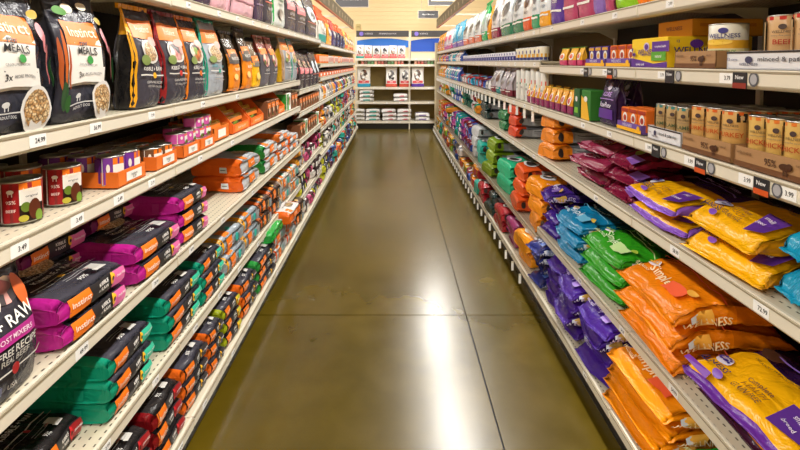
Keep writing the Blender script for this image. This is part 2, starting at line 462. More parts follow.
# ------------------------------------------------------------------ shelving
def deck_mat():
    m = bpy.data.materials.new('cream_enamel_perforated'); nt, b = nodes(m); b.inputs['Roughness'].default_value = .35
    tc = nt.nodes.new('ShaderNodeTexCoord'); sp = nt.nodes.new('ShaderNodeSeparateXYZ'); nt.links.new(tc.outputs['Object'], sp.inputs[0])
    def wave(out, period, width, shift=0):
        a = nt.nodes.new('ShaderNodeMath'); a.operation = 'MULTIPLY_ADD'; a.inputs[1].default_value = 1/period; a.inputs[2].default_value = 100+shift
        nt.links.new(out, a.inputs[0])
        f = nt.nodes.new('ShaderNodeMath'); f.operation = 'FRACT'; nt.links.new(a.outputs[0], f.inputs[0])
        c = nt.nodes.new('ShaderNodeMath'); c.operation = 'LESS_THAN'; c.inputs[1].default_value = width; nt.links.new(f.outputs[0], c.inputs[0]); return c.outputs[0]
    wx = wave(sp.outputs[0], .03, .16); wy = wave(sp.outputs[1], .026, .42)
    mu = nt.nodes.new('ShaderNodeMath'); mu.operation = 'MULTIPLY'; nt.links.new(wx, mu.inputs[0]); nt.links.new(wy, mu.inputs[1])
    mx = nt.nodes.new('ShaderNodeMix'); mx.data_type = 'RGBA'; mx.inputs[6].default_value = lin('d2c8b0'); mx.inputs[7].default_value = lin('4b4334')
    nt.links.new(mu.outputs[0], mx.inputs[0]); nt.links.new(mx.outputs[2], b.inputs['Base Color'])
    return m
DECK = deck_mat(); LIP = mat('ddd6c4', 'paint'); LIPD = mat('9c917a', 'paint'); CH = mat('e2dbc9', 'plastic')
PEG = mat('241b10', 'card'); PEGF = mat('85713a', 'card')
WHITE = mat('f7f7f5', 'ink')
TAGS = {}
def price_mesh(txt, big, promo):
    k = (txt, big, promo)
    if k in TAGS: return TAGS[k]
    b = MB(); w_, h_ = (.052, .029) if big else (.044, .025)
    b.box(0, .0012, -w_/2, w_/2, -h_/2, h_/2, WHITE)
    vs, fs = text2d(txt)
    b.add([(.0018, x*h_*.5+.006, y*h_*.6) for x, y in vs], fs, INK('1c1c22'))
    if promo:
        b.box(0, .003, w_/2+.004, w_/2+.054, -.026, .018, mat('26272c', 'plastic'))
        b.add([(.0034, w_/2+.004, -.026), (.0034, w_/2+.054, -.026), (.0034, w_/2+.054, -.011), (.0034, w_/2+.004, -.011)], [(0, 1, 2, 3)], INK(promo))
        vs, fs = text2d('New'); b.add([(.0036, w_/2+.029+x*.016, .004+y*.016) for x, y in vs], fs, INK('f4f4f4'))
        n = 14; c = (w_/2+.078, 0)
        b.add([(.0016, c[0]+.017*math.cos(2*PI*i/n), c[1]+.02*math.sin(2*PI*i/n)) for i in range(n)], [tuple(range(n))], INK('55565c'))
        b.add([(.002, c[0]+.012*math.cos(2*PI*i/n), c[1]+.014*math.sin(2*PI*i/n)) for i in range(n)], [tuple(range(n))], INK('a9a9ae'))
    me_o = b.build('price_tag'); me = me_o.data; bpy.data.objects.remove(me_o)
    TAGS[k] = me; return me
PRI = ['3.49', '2.99', '24.99', '56.99', '49.99', '7.99', '12.99', '64.99', '1.79', '19.99']
def gondola(s, y0, y1, shelves, label, base_x, tags=3, hang=(), peg=None, tagset=None, htop=2.02):
    ym = (y0+y1)/2
    root = empty('store_shelving', (s*1.1, ym, 0)); tag(root, label, 'shelving', None)
    def mk(name, mb, par=root):
        o = mb.build(name, par); 
        if par is root: o.matrix_parent_inverse = Matrix.Identity(4); o.location = (-s*1.1, -ym, 0)
        return o
    b = MB(); x0 = 1.44
    b.box(min(s*x0, s*(x0+.02)), max(s*x0, s*(x0+.02)), y0+.012, y1-.012, .12, htop, peg or PEG); mk('back_panel', b)
    for ye in (y0, y1):
        b = MB(); xa, xb = sorted((s*(x0-.012), s*(x0+.045))); b.box(xa, xb, ye-(.0 if ye == y0 else .012), ye+(.012 if ye == y0 else 0), 0, htop+.02, LIP); mk('upright', b)
    b = MB(); xa, xb = sorted((s*(base_x+.05), s*(base_x+.065))); b.box(xa, xb, y0, y1, 0, .11, mat('15110b', 'paint')); mk('kick_plate', b)
    for i, (h, X) in enumerate(shelves):
        b = MB(); xa, xb = sorted((s*(X+.004), s*x0)); b.box(xa, xb, y0+.002, y1-.002, h-.012, h, DECK)
        # folded front lip: upper rail, sloping face, return flange
        pl = [(s*X, h+.004), (s*(X+.010), h+.004), (s*(X+.010), h-.03), (s*(X+.03), h-.046), (s*(X+.03), h-.050), (s*(X+.004), h-.046), (s*(X-.002), h-.040)]
        b.prism(pl, y0+.002, y1-.002, 1, LIP)
        sh = mk('shelf', b)
        b = MB(); xa, xb = sorted((s*(X-.0045), s*(X-.0012))); b.box(xa, xb, y0+.006, y1-.006, h-.0375, h-.003, CH)
        b.box(*sorted((s*(X-.0065), s*(X-.001))), y0+.006, y1-.006, h-.0045, h+.0005, LIPD); b.build('price_channel', sh)
        if i < len(shelves)-1:
            for ye in (y0+.016, y1-.019):
                b = MB(); b.prism([(s*x0, h-.012), (s*(X+.03), h-.012), (s*(X+.03), h-.022), (s*(x0-.10), h-.03), (s*x0, h-.08)], ye, ye+.003, 1, LIP); b.build('bracket', sh)
        ts = (tagset or {}).get(i)
        if ts is None:
            ts = [(y0+(k+.3+.3*rnd.random())*(y1-y0)/tags, rnd.choice(PRI), False, None) for k in range(tags)]
        for (ty, txt, big, promo) in ts:
            if not (y0+.03 < ty < y1-.03): continue
            o = bpy.data.objects.new('price_tag', price_mesh(txt, big, promo)); C.objects.link(o); o.parent = sh
            o.location = (s*(X-.0048), ty, h-.021); o.rotation_euler = (0, 0, 0 if s < 0 else PI)
        if i in hang:
            b0 = None
            n = 6
            for k in range(n):
                if b0 is None:
                    b = MB(); b.box(-.009, .009, -.0008, .0008, -.068, -.012, WHITE); b.box(-.009, .009, -.001, .001, -.012, .0, CH); b0 = b.build('hanging_tag', sh); o = b0
                else: o = b0.copy(); C.objects.link(o); o.parent = sh
                o.location = (s*(X-.013), y0+(k+.5)*(y1-y0)/n, h-.04)
    return root
SPEC_L = [(1.835, LX), (1.415, LX), (1.18, LX), (.82, LX), (.47, LX), (.165, .80)]
T_ = lambda px, X=LX: F_PX*X/abs(394-px)
tl = {1: [(T_(33), '24.99', True, None), (T_(92), '56.99', True, None), (T_(149), '7.99', False, None), (T_(171), '7.99', False, None), (T_(201), '16.99', False, None), (T_(236), '12.99', False, None), (T_(262), '13.99', False, None)],
      2: [(T_(10), '3.49', True, None), (T_(70), '3.49', True, None), (T_(113), '2.49', True, None), (T_(147), '2.19', False, None), (T_(197), '7.99', False, None), (T_(230), '7.99', False, None), (T_(262), '8.99', False, None)],
      3: [(T_(70), '49.99', True, None), (T_(148), '28.99', False, None), (T_(186), '26.99', False, None), (T_(219), '26.99', False, None), (T_(250), '54.99', False, None)]}
ORD = ['first', 'second', 'third', 'fourth', 'fifth', 'sixth', 'seventh', 'eighth', 'ninth', 'tenth', 'eleventh', 'twelfth', 'thirteenth', 'fourteenth', 'fifteenth', 'sixteenth', 'seventeenth', 'eighteenth', 'nineteenth', 'twentieth']
FAR_L = [(1.80, LX), (1.56, LX), (1.40, LX), (1.12, LX), (.80, LX), (.49, LX), (.165, .80)]
MID_L = [(1.835, LX), (1.325, LX), (1.12, LX), (.87, LX), (.59, LX), (.33, LX), (.165, .80)]
yl = [.58, 1.80, 3.02, 4.24, 5.46, 6.68, 7.90, 9.12, 10.34]
for i in range(8):
    sp = SPEC_L if i < 3 else MID_L if i == 3 else FAR_L
    gondola(-1, yl[i], yl[i+1], sp, f'cream metal shelving section on the left of the aisle, {ORD[i]} from the near end', .80, tags=4 if i < 4 else 3, tagset=tl if i < 3 else None)
SPEC_R = [(1.80, RX), (1.555, RX), (1.285, RX), (.965, RX), (.49, RX), (.165, .88)]
FAR_R = [(1.80, RX), (1.585, RX), (1.285, RX), (.965, RX), (.42, RX), (.165, .88)]
tr = {1: [(T_(663, RX), '3.79', False, '26272c'), (T_(728, RX), '3.79', True, '8c2f22'), (T_(583, RX), '2.99', False, '26272c'), (T_(606, RX), '2.99', False, 'd0541c')],
      2: [(T_(795, RX), '3.99', True, None), (T_(752, RX), '3.99', True, 'd0541c'), (T_(694, RX), '3.99', True, 'd0541c'), (T_(652, RX), '3.99', False, '26272c'), (T_(612, RX), '1.79', False, None), (T_(585, RX), '1.79', False, None)],
      3: [(T_(773, RX), '72.99', True, None), (T_(682, RX), '58.99', True, None), (T_(637, RX), '58.99', False, None), (T_(600, RX), '52.99', False, None)],
      4: [(T_(685, RX), '54.99', True, None), (T_(630, RX), '54.99', False, None), (T_(585, RX), '49.99', False, None)]}
yr = [.62, 1.84, 3.06, 4.28, 5.50, 6.72, 7.94, 9.16, 10.38]
for i in range(8):
    gondola(1, yr[i], yr[i+1], SPEC_R if i < 2 else FAR_R, f'cream metal shelving section on the right of the aisle, {ORD[i]} from the near end', .88,
            tags=5 if i > 1 else 3, tagset=tr if i < 2 else None, hang=(2, 5) if i > 1 else (), peg=PEGF if i > 1 else None)
# gondola end caps seen at the far end of both runs
for s, ye in ((-1, 10.345), (1, 10.385)):
    b = MB(); xa, xb = sorted((s*.9, s*1.49)); b.box(xa, xb, ye, ye+.02, .02, 2.0, mat('cfc4a4', 'paint'))
    tag(b.build('shelving_end_panel'), 'cream end panel closing the %s row of shelving' % ('left' if s < 0 else 'right'), 'panel')

# header boards running above both rows
def header(s, X, y0, y1, z0, z1, label):
    r = empty('header_sign', (s*X, y0, z0))
    b = MB(); xa, xb = sorted((0, s*.03)); b.box(xa, xb, 0, y1-y0, 0, z1-z0, mat('3a352e', 'paint')); b.build('board', r)
    b = MB()
    for z in (-.012, z1-z0): b.box(xa-.004, xb+.004, 0, y1-y0, z, z+.012, mat('cdbd98' if z > 0 else 'a8563a', 'paint'))
    b.build('edge_trim', r)
    n = int((y1-y0)/.42)
    for k in range(n):      # pale running-animal and paw pictures along the board
        b = MB(); c = (.3+k*.42, (z1-z0)/2); xs_ = -s*.0015
        def el(dy, dz, ry, rz): 
            b.add([(xs_, c[0]+dy+ry*math.cos(2*PI*i/10), c[1]+dz+rz*math.sin(2*PI*i/10)) for i in range(10)], [tuple(range(10))], mat('a79f8c', 'ink'))
        if k % 2 == 0:
            el(0, -.02, .04, .03)
            for a in (-.045, -.016, .016, .045): el(a, .03-abs(a)*.3, .013, .018)
        else:
            el(0, 0, .06, .022); el(.065, .03, .022, .022)
            for a in (-.06, -.04, .035, .055): el(a, -.04, .008, .03)
            el(-.075, .03, .006, .028)
        b.build('painted_animal', r)
    for y in [1.0+k*2.44 for k in range(int((y1-y0)/2.44)+1)]:
        if y < y1-y0:
            b = MB(); xa, xb = sorted((s*.03, s*(1.425-X))); b.box(xa, xb, y-.01, y+.01, .02, .045, LIP)
            b.box(*sorted((s*(1.405-X), s*(1.425-X))), y-.01, y+.01, 2.06-z0, .045, LIP); b.build('bracket', r)
    tag(r, label, 'sign')
header(-1, .88, 1.9, 10.3, 2.30, 2.47, 'long dark header board with pale animal pictures over the left shelving')
header(1, .93, 1.9, 10.35, 2.33, 2.50, 'long dark header board with pale animal pictures over the right shelving')

# ------------------------------------------------------------------ signs and fitting on the back wall side
def hang_sign(x0, x1, y, z0, z1, text, label, inset=None):
    r = empty('hanging_sign', ((x0+x1)/2, y, z0)); W = x1-x0; H = z1-z0
    b = MB(); b.box(-W/2, W/2, 0, .03, 0, H, mat('55565c', 'paint'), .004); b.build('board', r)
    b = MB()
    for q in ((-W/2-.012, -W/2, -.012, H+.012), (W/2, W/2+.012, -.012, H+.012)): b.box(q[0], q[1], -.006, .034, q[2], q[3], mat('cfc6bd', 'paint'))
    for q in ((-.012, 0), (H, H+.012)): b.box(-W/2, W/2, -.006, .034, q[0], q[1], mat('cfc6bd', 'paint'))
    b.build('frame', r)
    if text:
        vs, fs = text2d(text); sz = text_size = W*.62/max(x for x, _ in vs)/2
        b = MB(); b.add([(x*sz, -.002, H*.5+yy*sz) for x, yy in vs], fs, INK('f4f4f6')); b.build('lettering', r)
    if inset:
        b = MB(); b.box(-W/2+.06, W/2-.06, -.003, -.0005, .09, H-.03, mat(inset, 'ink')); b.build('picture_panel', r)
    for e in (-1, 1):
        b = MB(); b.box(e*W*.35-.003, e*W*.35+.003, .012, .018, H, CEIL-z0, mat('8c8880', 'metal')); b.build('hanging_wire', r)
    tag(r, label, 'sign')
hang_sign(-1.36, -.60, 11.0, 2.86, 3.24, 'Containers', 'dark grey hanging sign above the left header board, white lettering')
hang_sign(.60, 1.08, 11.6, 2.66, 2.83, 'Natural Nutrition', 'small wide grey hanging sign with one line of white lettering')
hang_sign(.80, 1.55, 11.0, 2.90, 3.26, None, 'grey hanging sign with pale picture, highest near the top edge', inset='ece0b8')
r = empty('wall_alarm', (-.98, Y1, 2.42))
b = MB(); b.box(-.06, .06, -.05, 0, 0, .2, mat('c9b57c', 'plastic'), .01); b.build('housing', r)
b = MB(); b.cyl((0, -.052, .12), .035, .01, mat('a08c58', 'plastic'), 14); b.build('grille', r)
b = MB(); b.box(-.012, .012, -.02, 0, -.75, 0, mat('d8c48e', 'plastic')); b.build('conduit', r)
tag(r, 'small tan alarm box on the cream wall with conduit below', 'alarm')
# ================================================================== PRODUCTS
OG = 'ink:ef7a1a'; WH = 'ink:ece9e2'; CHR = '413f48'; DK = '24211f'
# ---- left row, second shelf: standing bags
def logo_or(cx, cy, w_, h_, size, txt='Instinct'):
    return [('F', 'r', cx, cy, w_, h_, OG), ('F', 't', txt, cx, cy, size, 'f6efe6')]
P_rawmeal = lambda seed: bag(.235, .40, .11, 'stand', 'standL', '3b3b45', 'large charcoal food bag with white panel and kibble bowl', seed=seed, dec=[
    ('F', 'r', -.08, -.09, .62, .43, 'ink:e6e3dc'), ('F', 'r', -.08, .20, .62, .17, OG), ('F', 't', 'Instinct', -.08, .205, .040, 'f6e3c8'),
    ('F', 't', 'raw', -.12, .06, .026, '5c5c60'), ('F', 't', 'MEALS', -.04, -.05, .028, '26262a'),
    ('F', 'e', .05, -.16, .09, .055, 'ink:3f9a4a'), ('F', 't', 'GRAIN-FREE RECIPE', -.08, -.235, .0085, '7a7a7a'),
    ('F', 'r', -.08, -.29, .62, .014, 'ink:2a2a2c'), ('F', 'r', -.08, -.37, .62, .11, 'ink:e6e3dc'), ('F', 't', '3x', -.36, -.37, .022, '26262a'), ('F', 't', 'MORE PROTEIN', .08, -.36, .010, '8a8a8a'),
    ('F', 'e', -.35, .56, .2, .07, 'ink:d8cfb8'), ('F', 'e', .25, .62, .2, .06, 'ink:d8cfb8'), ('F', 'e', .74, .2, .15, .12, 'ink:d48f96'), ('F', 'e', .8, .06, .13, .12, 'ink:c97a80'),
    ('F', 'e', -.65, .5, .2, .06, 'ink:4b8a2c'), ('F', 'e', .66, .42, .16, .06, 'ink:c7a22c'), ('F', 'e', -.05, .78, .2, .05, 'ink:c7a22c'),
    ('F', 'e', -.93, -.2, .026, .34, 'ink:b9541f'), ('F', 'e', -.86, -.12, .028, .36, 'ink:c8652a'), ('F', 'e', -.79, -.26, .024, .28, 'ink:a8481c'), ('F', 'e', .74, -.2, .04, .26, 'ink:a85a5a'),
    ('F', 'e', .34, -.755, .42, .30, 'ink:dcdad6'), ('F', 'e', .34, -.745, .34, .24, KIB),
    ('F', 'r', -.45, -.76, .36, .008, 'ink:c9c9c9'), ('F', 't', 'ADULT DOG', -.45, -.81, .010, 'c9c9c9'), ('F', 'e', -.55, -.66, .09, .035, 'ink:d9d9d9'),
    ('F', 'r', -.59, -.685, .012, .05, 'ink:d9d9d9'), ('F', 'r', -.51, -.685, .012, .05, 'ink:d9d9d9'), ('F', 'e', -.92, -.62, .04, .2, 'ink:1f4a28'), ('F', 'e', -.86, -.72, .05, .12, 'ink:2a5a2a'), ('F', 'e', .9, -.3, .06, .2, 'ink:2f6a3a')], seal='2d2d31')
def P_kibraw(c, edge, look, seed, art_=KIB, bw='e9e6e0', front=None, gus='1f1e20'):
    return bag(.19, .36, .10, 'stand', 'standL', front or CHR, look, seed=seed, zones=[(0, .72, 'L', gus), (.72, 1, 'L', edge), (0, 1, 'R', gus)], dec=[
        ('F', 'r', -.93, 0, .05, .97, edge), ('F', 'r', 0, .56, .86, .18, OG), ('F', 't', 'Instinct', 0, .57, .030, 'f4dcc0'),
        ('F', 'e', 0, .12, .66, .25, 'ink:cfccc6'), ('F', 'e', 0, .12, .56, .2, art_), ('F', 'e', .45, .34, .4, .1, 'ink:e0a39a'), ('F', 'e', -.5, -.06, .3, .1, 'ink:7c8f4a'),
        ('F', 't', 'KIBBLE + RAW', 0, -.24, .020, bw), ('F', 'r', 0, -.36, .8, .012, 'ink:d9d6cf'), ('F', 'e', .05, -.36, .13, .06, c),
        ('F', 't', 'GRAIN-FREE RECIPE', 0, -.5, .012, 'bdbab4'), ('F', 't', 'WITH REAL CHICKEN', 0, -.58, .010, 'a9a6a0'),
        ], seal=edge)
kb = [P_kibraw('f0b428', 'efaa1c', 'charcoal food bag with yellow side edge', 1), P_kibraw('d0322c', '8f1420', 'charcoal food bag with dark red edge', 2, PINKF),
      P_kibraw('e0782a', 'e8801c', 'charcoal food bag with orange edge stripe', 3, FOOD), P_kibraw('2fa58a', '1f9a80', 'silver grey food bag with teal edge stripe', 4, KIB, '2f8f9a', front='a3aab2', gus='1f9a80'),
      P_kibraw('e9e0d4', 'c9a27a', 'grey food bag with yellow side panel and white bowl', 5, FOOD, '333338', front='9a9ca0', gus='d9aa1e')]
P_or = bag(.19, .33, .10, 'stand', 'standL', 'ee8a1c', 'narrow orange pouch with dark upper half', seed=6, zones=[(.62, 1, None, '3a2b20'), (0, .9, 'L', '33261c')], dec=[
    ('F', 'r', 0, .28, .8, .12, OG), ('F', 't', 'Instinct', 0, .28, .022, 'f6e3c8'), ('F', 'r', 0, .1, .9, .16, 'ink:57504a'), ('F', 't', 'RAW BOOST', 0, .1, .022, 'e9e6e0'), ('F', 't', 'MIXERS', 0, -.25, .02, 'f9e7c0'), ('F', 'e', -.3, -.5, .3, .12, 'ink:f6c979')], seal='3a2b20')
P_ye = bag(.15, .29, .09, 'stand', 'standL', 'f0b81c', 'small yellow pouch with orange logo band', seed=7, zones=[(.55, 1, None, '6d5a44')], dec=[
    ('F', 'r', 0, .24, .8, .14, OG), ('F', 't', 'Instinct', 0, .24, .02, 'f6e3c8'), ('F', 'r', 0, .04, .85, .12, 'ink:6f6a62'), ('F', 'e', 0, -.5, .5, .16, 'ink:f7d976')], seal='8a7356')
P_gy = bag(.19, .34, .10, 'stand', 'standL', '5e5a60', 'slate grey pouch with dark red and orange top', seed=8, zones=[(.66, 1, None, '7a3226')], dec=[
    ('F', 'r', 0, .38, .8, .14, OG), ('F', 'e', 0, .04, .7, .25, PINKF), ('F', 't', 'LIMITED', 0, -.35, .022, 'd9d6d0'), ('F', 'r', 0, -.5, .6, .01, 'ink:c9c6c0')], seal='9a4028')
P_pinkband = bag(.19, .38, .10, 'stand', 'standL', '4a4044', 'dark grey food bag with salmon pink middle band', seed=9, dec=[
    ('F', 'r', 0, 0, .98, .18, 'ink:e8848a'), ('F', 'e', 0, .38, .7, .25, PINKF), ('F', 't', 'Instinct', 0, .02, .026, 'fbe9e4'), ('F', 't', 'KITTEN', 0, -.35, .024, 'cfc9c9'), ('F', 'r', 0, -.5, .7, .01, 'ink:b9b3b3')], seal='2f2a2d')
P_wpatch = bag(.19, .38, .10, 'stand', 'standL', '433d44', 'dark grey food bag with pale patch', seed=10, dec=[
    ('F', 'e', .05, .15, .8, .4, 'ink:d9e4ec'), ('F', 'e', .1, .1, .4, .2, DOGG), ('F', 'r', 0, -.3, .8, .02, 'ink:d06a5a'), ('F', 't', 'ORIGINAL', 0, -.5, .022, 'cfc9c9')], seal='2f2a2d')
P_mauve = bag(.19, .38, .10, 'stand', 'standL', 'd8a9b4', 'soft pink food bag', seed=11, dec=[('F', 'e', 0, .1, .7, .3, 'ink:e9cdd2'), ('F', 't', 'Kitten', 0, -.3, .03, '8a4f60'), ('F', 'r', 0, -.6, .8, .02, 'ink:a06676')], seal='b9848f')
P_plum = bag(.19, .38, .10, 'stand', 'standL', '4b3a50', 'plum grey food bag', seed=12, dec=[('F', 'e', 0, .3, .7, .3, PINKF), ('F', 't', 'RAW', 0, -.2, .03, 'd9d0d9'), ('F', 'r', 0, -.5, .8, .02, 'ink:8d7894')], seal='332738')
P_greenedge = bag(.20, .39, .10, 'stand', 'standL', 'cfd4ce', 'white grey food bag with bright green edge', seed=13, zones=[(0, 1, 'L', '1fa348')], dec=[
    ('F', 'r', -.92, 0, .07, .97, '1fa348'), ('F', 'e', .1, .35, .5, .2, 'ink:e0793a'), ('F', 'r', 0, -.05, .5, .03, 'ink:6a7d6a'), ('F', 't', 'Healthy', .05, -.2, .024, '4a5a4a'), ('F', 'e', 0, -.55, .5, .2, DOGG)], seal='1fa348')
P_orangetop = bag(.22, .42, .11, 'stand', 'standL', 'ece6dc', 'white food bag with bright orange fold-over top', seed=14, zones=[(.6, 1, None, 'f0500f')], dec=[
    ('F', 'e', 0, .0, .7, .28, DOG), ('F', 'r', 0, -.7, .9, .2, 'ink:1f9e90'), ('F', 't', 'Healthy', 0, -.4, .03, '3a3a3a')], seal='f0500f')
P_ortop2 = bag(.22, .40, .11, 'stand', 'standL', 'e9a63a', 'golden orange food bag with picture', seed=15, zones=[(.75, 1, None, 'e0561a')], dec=[('F', 'e', 0, .0, .7, .34, DOG), ('F', 't', 'Chicken', 0, -.6, .03, 'fff2d8')], seal='e0561a')
P_navyor = bag(.24, .38, .11, 'stand', 'standL', '2a2850', 'navy food bag with orange red top', seed=16, zones=[(.66, 1, None, 'ee4a12')], dec=[('F', 'e', 0, -.05, .5, .3, DOGG), ('F', 't', 'Adult', 0, -.6, .03, 'd8d8ee')], seal='ee4a12')
P_redtop = bag(.2, .38, .11, 'stand', 'standL', '3b2f63', 'purple navy bag with crimson top', seed=17, zones=[(.6, 1, None, 'c41f3a')], dec=[('F', 'e', 0, -.1, .5, .3, DOG)], seal='c41f3a')
P_cream = bag(.22, .37, .11, 'stand', 'standL', 'f0c76a', 'pale yellow food bag with orange picture', seed=18, dec=[('F', 'e', 0, .1, .7, .4, DOG), ('F', 'r', 0, -.7, .9, .15, 'ink:e0651f')], seal='f4e3b0')

S1, S2, S3, S4, S5, S6 = [p[0] for p in SPEC_L]
L1, L2, L3, L4, L5, L6 = ['top shelf left', 'second shelf left', 'third shelf left', 'fourth shelf left', 'fifth shelf left', 'bottom shelf left']
F_ = .005
rm = P_rawmeal(20); rm2 = P_rawmeal(23)
onL(rm, S2+F_, .955, 1.185, L2); onL(rm2, S2+F_, 1.205, 1.435, L2)
onL(rm, S2+F_, .70, .94, L2)
onL(kb[0], S2+F_, 1.585, 1.765, L2); onL(kb[1], S2+F_, 1.775, 1.97, L2); onL(kb[2], S2+F_, 1.98, 2.16, L2); onL(kb[3], S2+F_, 2.18, 2.40, L2, zs=1.02)
onL(P_or, S2+F_, 2.47, 2.66, L2); onL(P_or, S2+F_, 2.70, 2.88, L2, zs=1.1); onL(P_ye, S2+F_, 2.90, 3.05, L2); onL(P_gy, S2+F_, 3.08, 3.30, L2); onL(P_gy, S2+F_, 3.32, 3.5, L2)
onL(kb[4], S2+F_, 3.72, 3.98, L2, zs=1.03); onL(kb[3], S2+F_, 4.0, 4.2, L2)
# top shelf
for px0, px1, P in [(140, 158, P_wpatch), (158, 172, P_plum), (172, 186, P_pinkband), (186, 199, P_plum), (199, 213, P_plum), (213, 229, P_mauve), (233, 256, P_mauve), (256, 264, P_plum), (264, 273, P_wpatch), (273, 286, P_greenedge), (286, 296, P_pinkband), (296, 306, P_pinkband), (306, 317.5, P_wpatch)]:
    onL(P, S1+F_, LY(px0), LY(px1), L1, zs=1.12)
FARS = 1.80
for px0, px1, P, zs in [(318.7, 327, P_orangetop, 1.03), (327.3, 332, P_ortop2, .95), (332.3, 336, P_redtop, 1), (336.2, 339.2, P_navyor, .95), (339.4, 342, P_navyor, .98), (342.2, 345, P_navyor, .9), (345.1, 347.5, P_cream, 1), (347.6, 349.6, P_ortop2, .85), (349.7, 351.6, P_cream, .9), (351.7, 353.4, P_cream, .85)]:
    onL(P, FARS+F_, LY(px0), LY(px1), L1, zs=zs)

# ---- left third shelf: cans and orange trays
beef = can(.046, .104, 'standL', '8c1a1e', 'large dark red food can with orange label band', [
    ('F', 'r', -.15, .0, .012, .95, WH), ('F', 'r', 0, 0, .11, .95, 'ink:a81c20'), ('F', 't', '95%', 0, .05, .012, 'f2d8d0'), ('F', 't', 'BEEF', 0, -.35, .010, 'f2d8d0'), ('F', 'e', 0, .55, .05, .10, 'ink:f4ece4'), ('F', 'r', -.025, .45, .006, .12, 'ink:f4ece4'), ('F', 'r', .025, .45, .006, .12, 'ink:f4ece4'),
    ('F', 'r', .27, .62, .155, .30, OG), ('F', 't', 'Instinct', .27, .62, .011, 'fbe6cc'), ('F', 'r', .27, .25, .155, .38, WH), ('F', 't', 'original', .27, .3, .008, '4a4a4a'), ('F', 'r', .27, -.52, .155, .42, 'ink:2a1410'), ('F', 'e', .19, -.2, .06, .24, 'ink:5f7a24'), ('F', 'e', .30, -.35, .08, .5, 'ink:5a2814'), ('F', 'e', .16, -.72, .06, .16, 'ink:b9b03a'), ('F', 'e', .35, -.7, .05, .3, 'ink:7a9a3a')])
def smallcan(orient, c1, look, c2=None, h=.046):
    return can(.043, h, orient, c1, look, [('F', 'r', -.13, 0, .01, .9, WH), ('F', 'r', 0, 0, .10, .9, 'ink:'+(c2 or c1)), ('F', 'e', 0, .2, .04, .3, 'ink:f4ece4'), ('F', 'r', .23, .45, .13, .45, OG), ('F', 'r', .23, -.05, .13, .5, WH), ('F', 'e', .19, -.55, .06, .4, 'ink:5f7a24'), ('F', 'e', .28, -.55, .06, .4, 'ink:5a2814'),
        ('F', 'r', -.35, 0, .2, .8, 'ink:'+(c2 or c1))])
purp = smallcan('standL', '5d1f80', 'small purple food can with orange label', '74309a', h=.092)
pinkc = smallcan('standL', 'c0389a', 'small magenta food can', 'd25aae')
brownc = smallcan('standL', '5a3a26', 'small brown food can with orange label', '6d4a30', h=.072)
for yy in (1.02, 1.165, 1.315):
    for r_ in range(3):
        put(beef, -(.893+.046+r_*.098), yy-(.0 if r_ == 0 else .02), S3+F_, L3, -1.3, (1, 1, 1), row=r_)
otray = tray(.165, .285, .050, 'standL', 'e2701a', 'orange cardboard tray with white printed card', [('F', 'r', .1, 0, .55, .6, WH), ('F', 't', 'Instinct', .1, .12, .012, '6a6a6a'), ('F', 't', '2.29', .1, -.25, .012, '55555a')])
def traycans(y0, y1, P, lv=2, z=S3+F_, ph=L3, X=.862, rows=2):
    onL(otray, z, y0, y1, ph, X=X, yaw=0)
    yc = (y0+y1)/2; f = (y1-y0)*.965/.165
    for i in (-1, 1):
        for r_ in range(rows):
            for k in range(lv):
                put(P, -(X+.050+r_*.0925 if rows < 3 else X+.048+r_*.0885), yc+i*.0415*min(1, f)*(1 if f >= 1 else .995), z+.006+k*.0475, ph, rnd.uniform(-1.2, -.7), (1, 1, 1) if f > 1.03 else (.94, .94, 1), lev=k, nlev=lv, row=r_)
traycans(1.45, 1.62, purp, 1, rows=3)
traycans(1.69, 1.86, brownc, 1, rows=3); traycans(1.91, 2.075, pinkc, 1)
traycans(2.085, 2.25, pinkc, 2); 
# a third and fourth layer of small cans on the tray nearest the pouches
for i in (-1, 1):
    for k in (2,):
        put(pinkc, -(.862+.050), 2.168+i*.042, S3+F_+.006+k*.0475, L3, -.6, (.94, .94, 1), col=2.168+i*.042, look='highest small magenta can of the tallest tray stack')
for i in (-1, 1):
    put(pinkc, -(.862+.050), 1.993+i*.042, S3+F_+.006+.0475, L3, -.6, (.94, .94, 1), col=1.993+i*.042, look='magenta can stacked singly on the middle tray')
disp = tray(.20, .25, .05, 'standL', 'ea6a16', 'orange slant-sided pouch dispenser', [('F', 'r', 0, 0, .8, .7, 'ink:f0842c'), ('F', 't', 'RAW BOOST', 0, 0, .016, 'fbe6cc'), ('L', 'r', -.2, 2.2, .35, .6, 'ink:f2914a'), ('L', 't', 'Instinct', -.2, 2.2, .016, 'fff0e0')], hb=.165, slope=True, name='pouch_dispenser')
tp = bag(.13, .16, .022, 'pillow', 'standL', '6d4522', 'small brown treat pouch standing in a dispenser', seed=31, zones=[(.75, 1, None, 'd9a52a')], dec=[('F', 'r', 0, .4, .8, .2, OG), ('F', 'e', 0, -.2, .6, .4, FOOD)], amp=.001, name='treat_pouch', cat='pouch')
def dispenser(y0, y1, n=4, P=tp, tr_=disp):
    onL(tr_, S3+F_, y0, y1, L3, X=.88, yaw=0)
    for k in range(n):
        put(P, -(.925+k*.045), (y0+y1)/2, S3+F_+.006+.0*k, L3, 0, (1, (y1-y0)*.82/P.along, .55+.12*k), row=k)
otray2 = tray(.20, .22, .07, 'standL', 'e0741c', 'deep orange tray holding brown treat pouches', [('F', 'r', 0, 0, .5, .6, WH)], hb=.10)
dispenser(2.28, 2.50, 4, tp, otray2); dispenser(2.56, 2.86, 4); dispenser(2.88, 3.17, 4)
bx_b = carton(.10, .125, .12, 'standL', '7a4a2a', 'brown food carton with orange stripe', [('F', 'r', 0, .5, .9, .3, OG), ('F', 'e', 0, -.2, .6, .5, FOOD), ('F', 't', 'Instinct', 0, .5, .018, 'fbe6cc')])
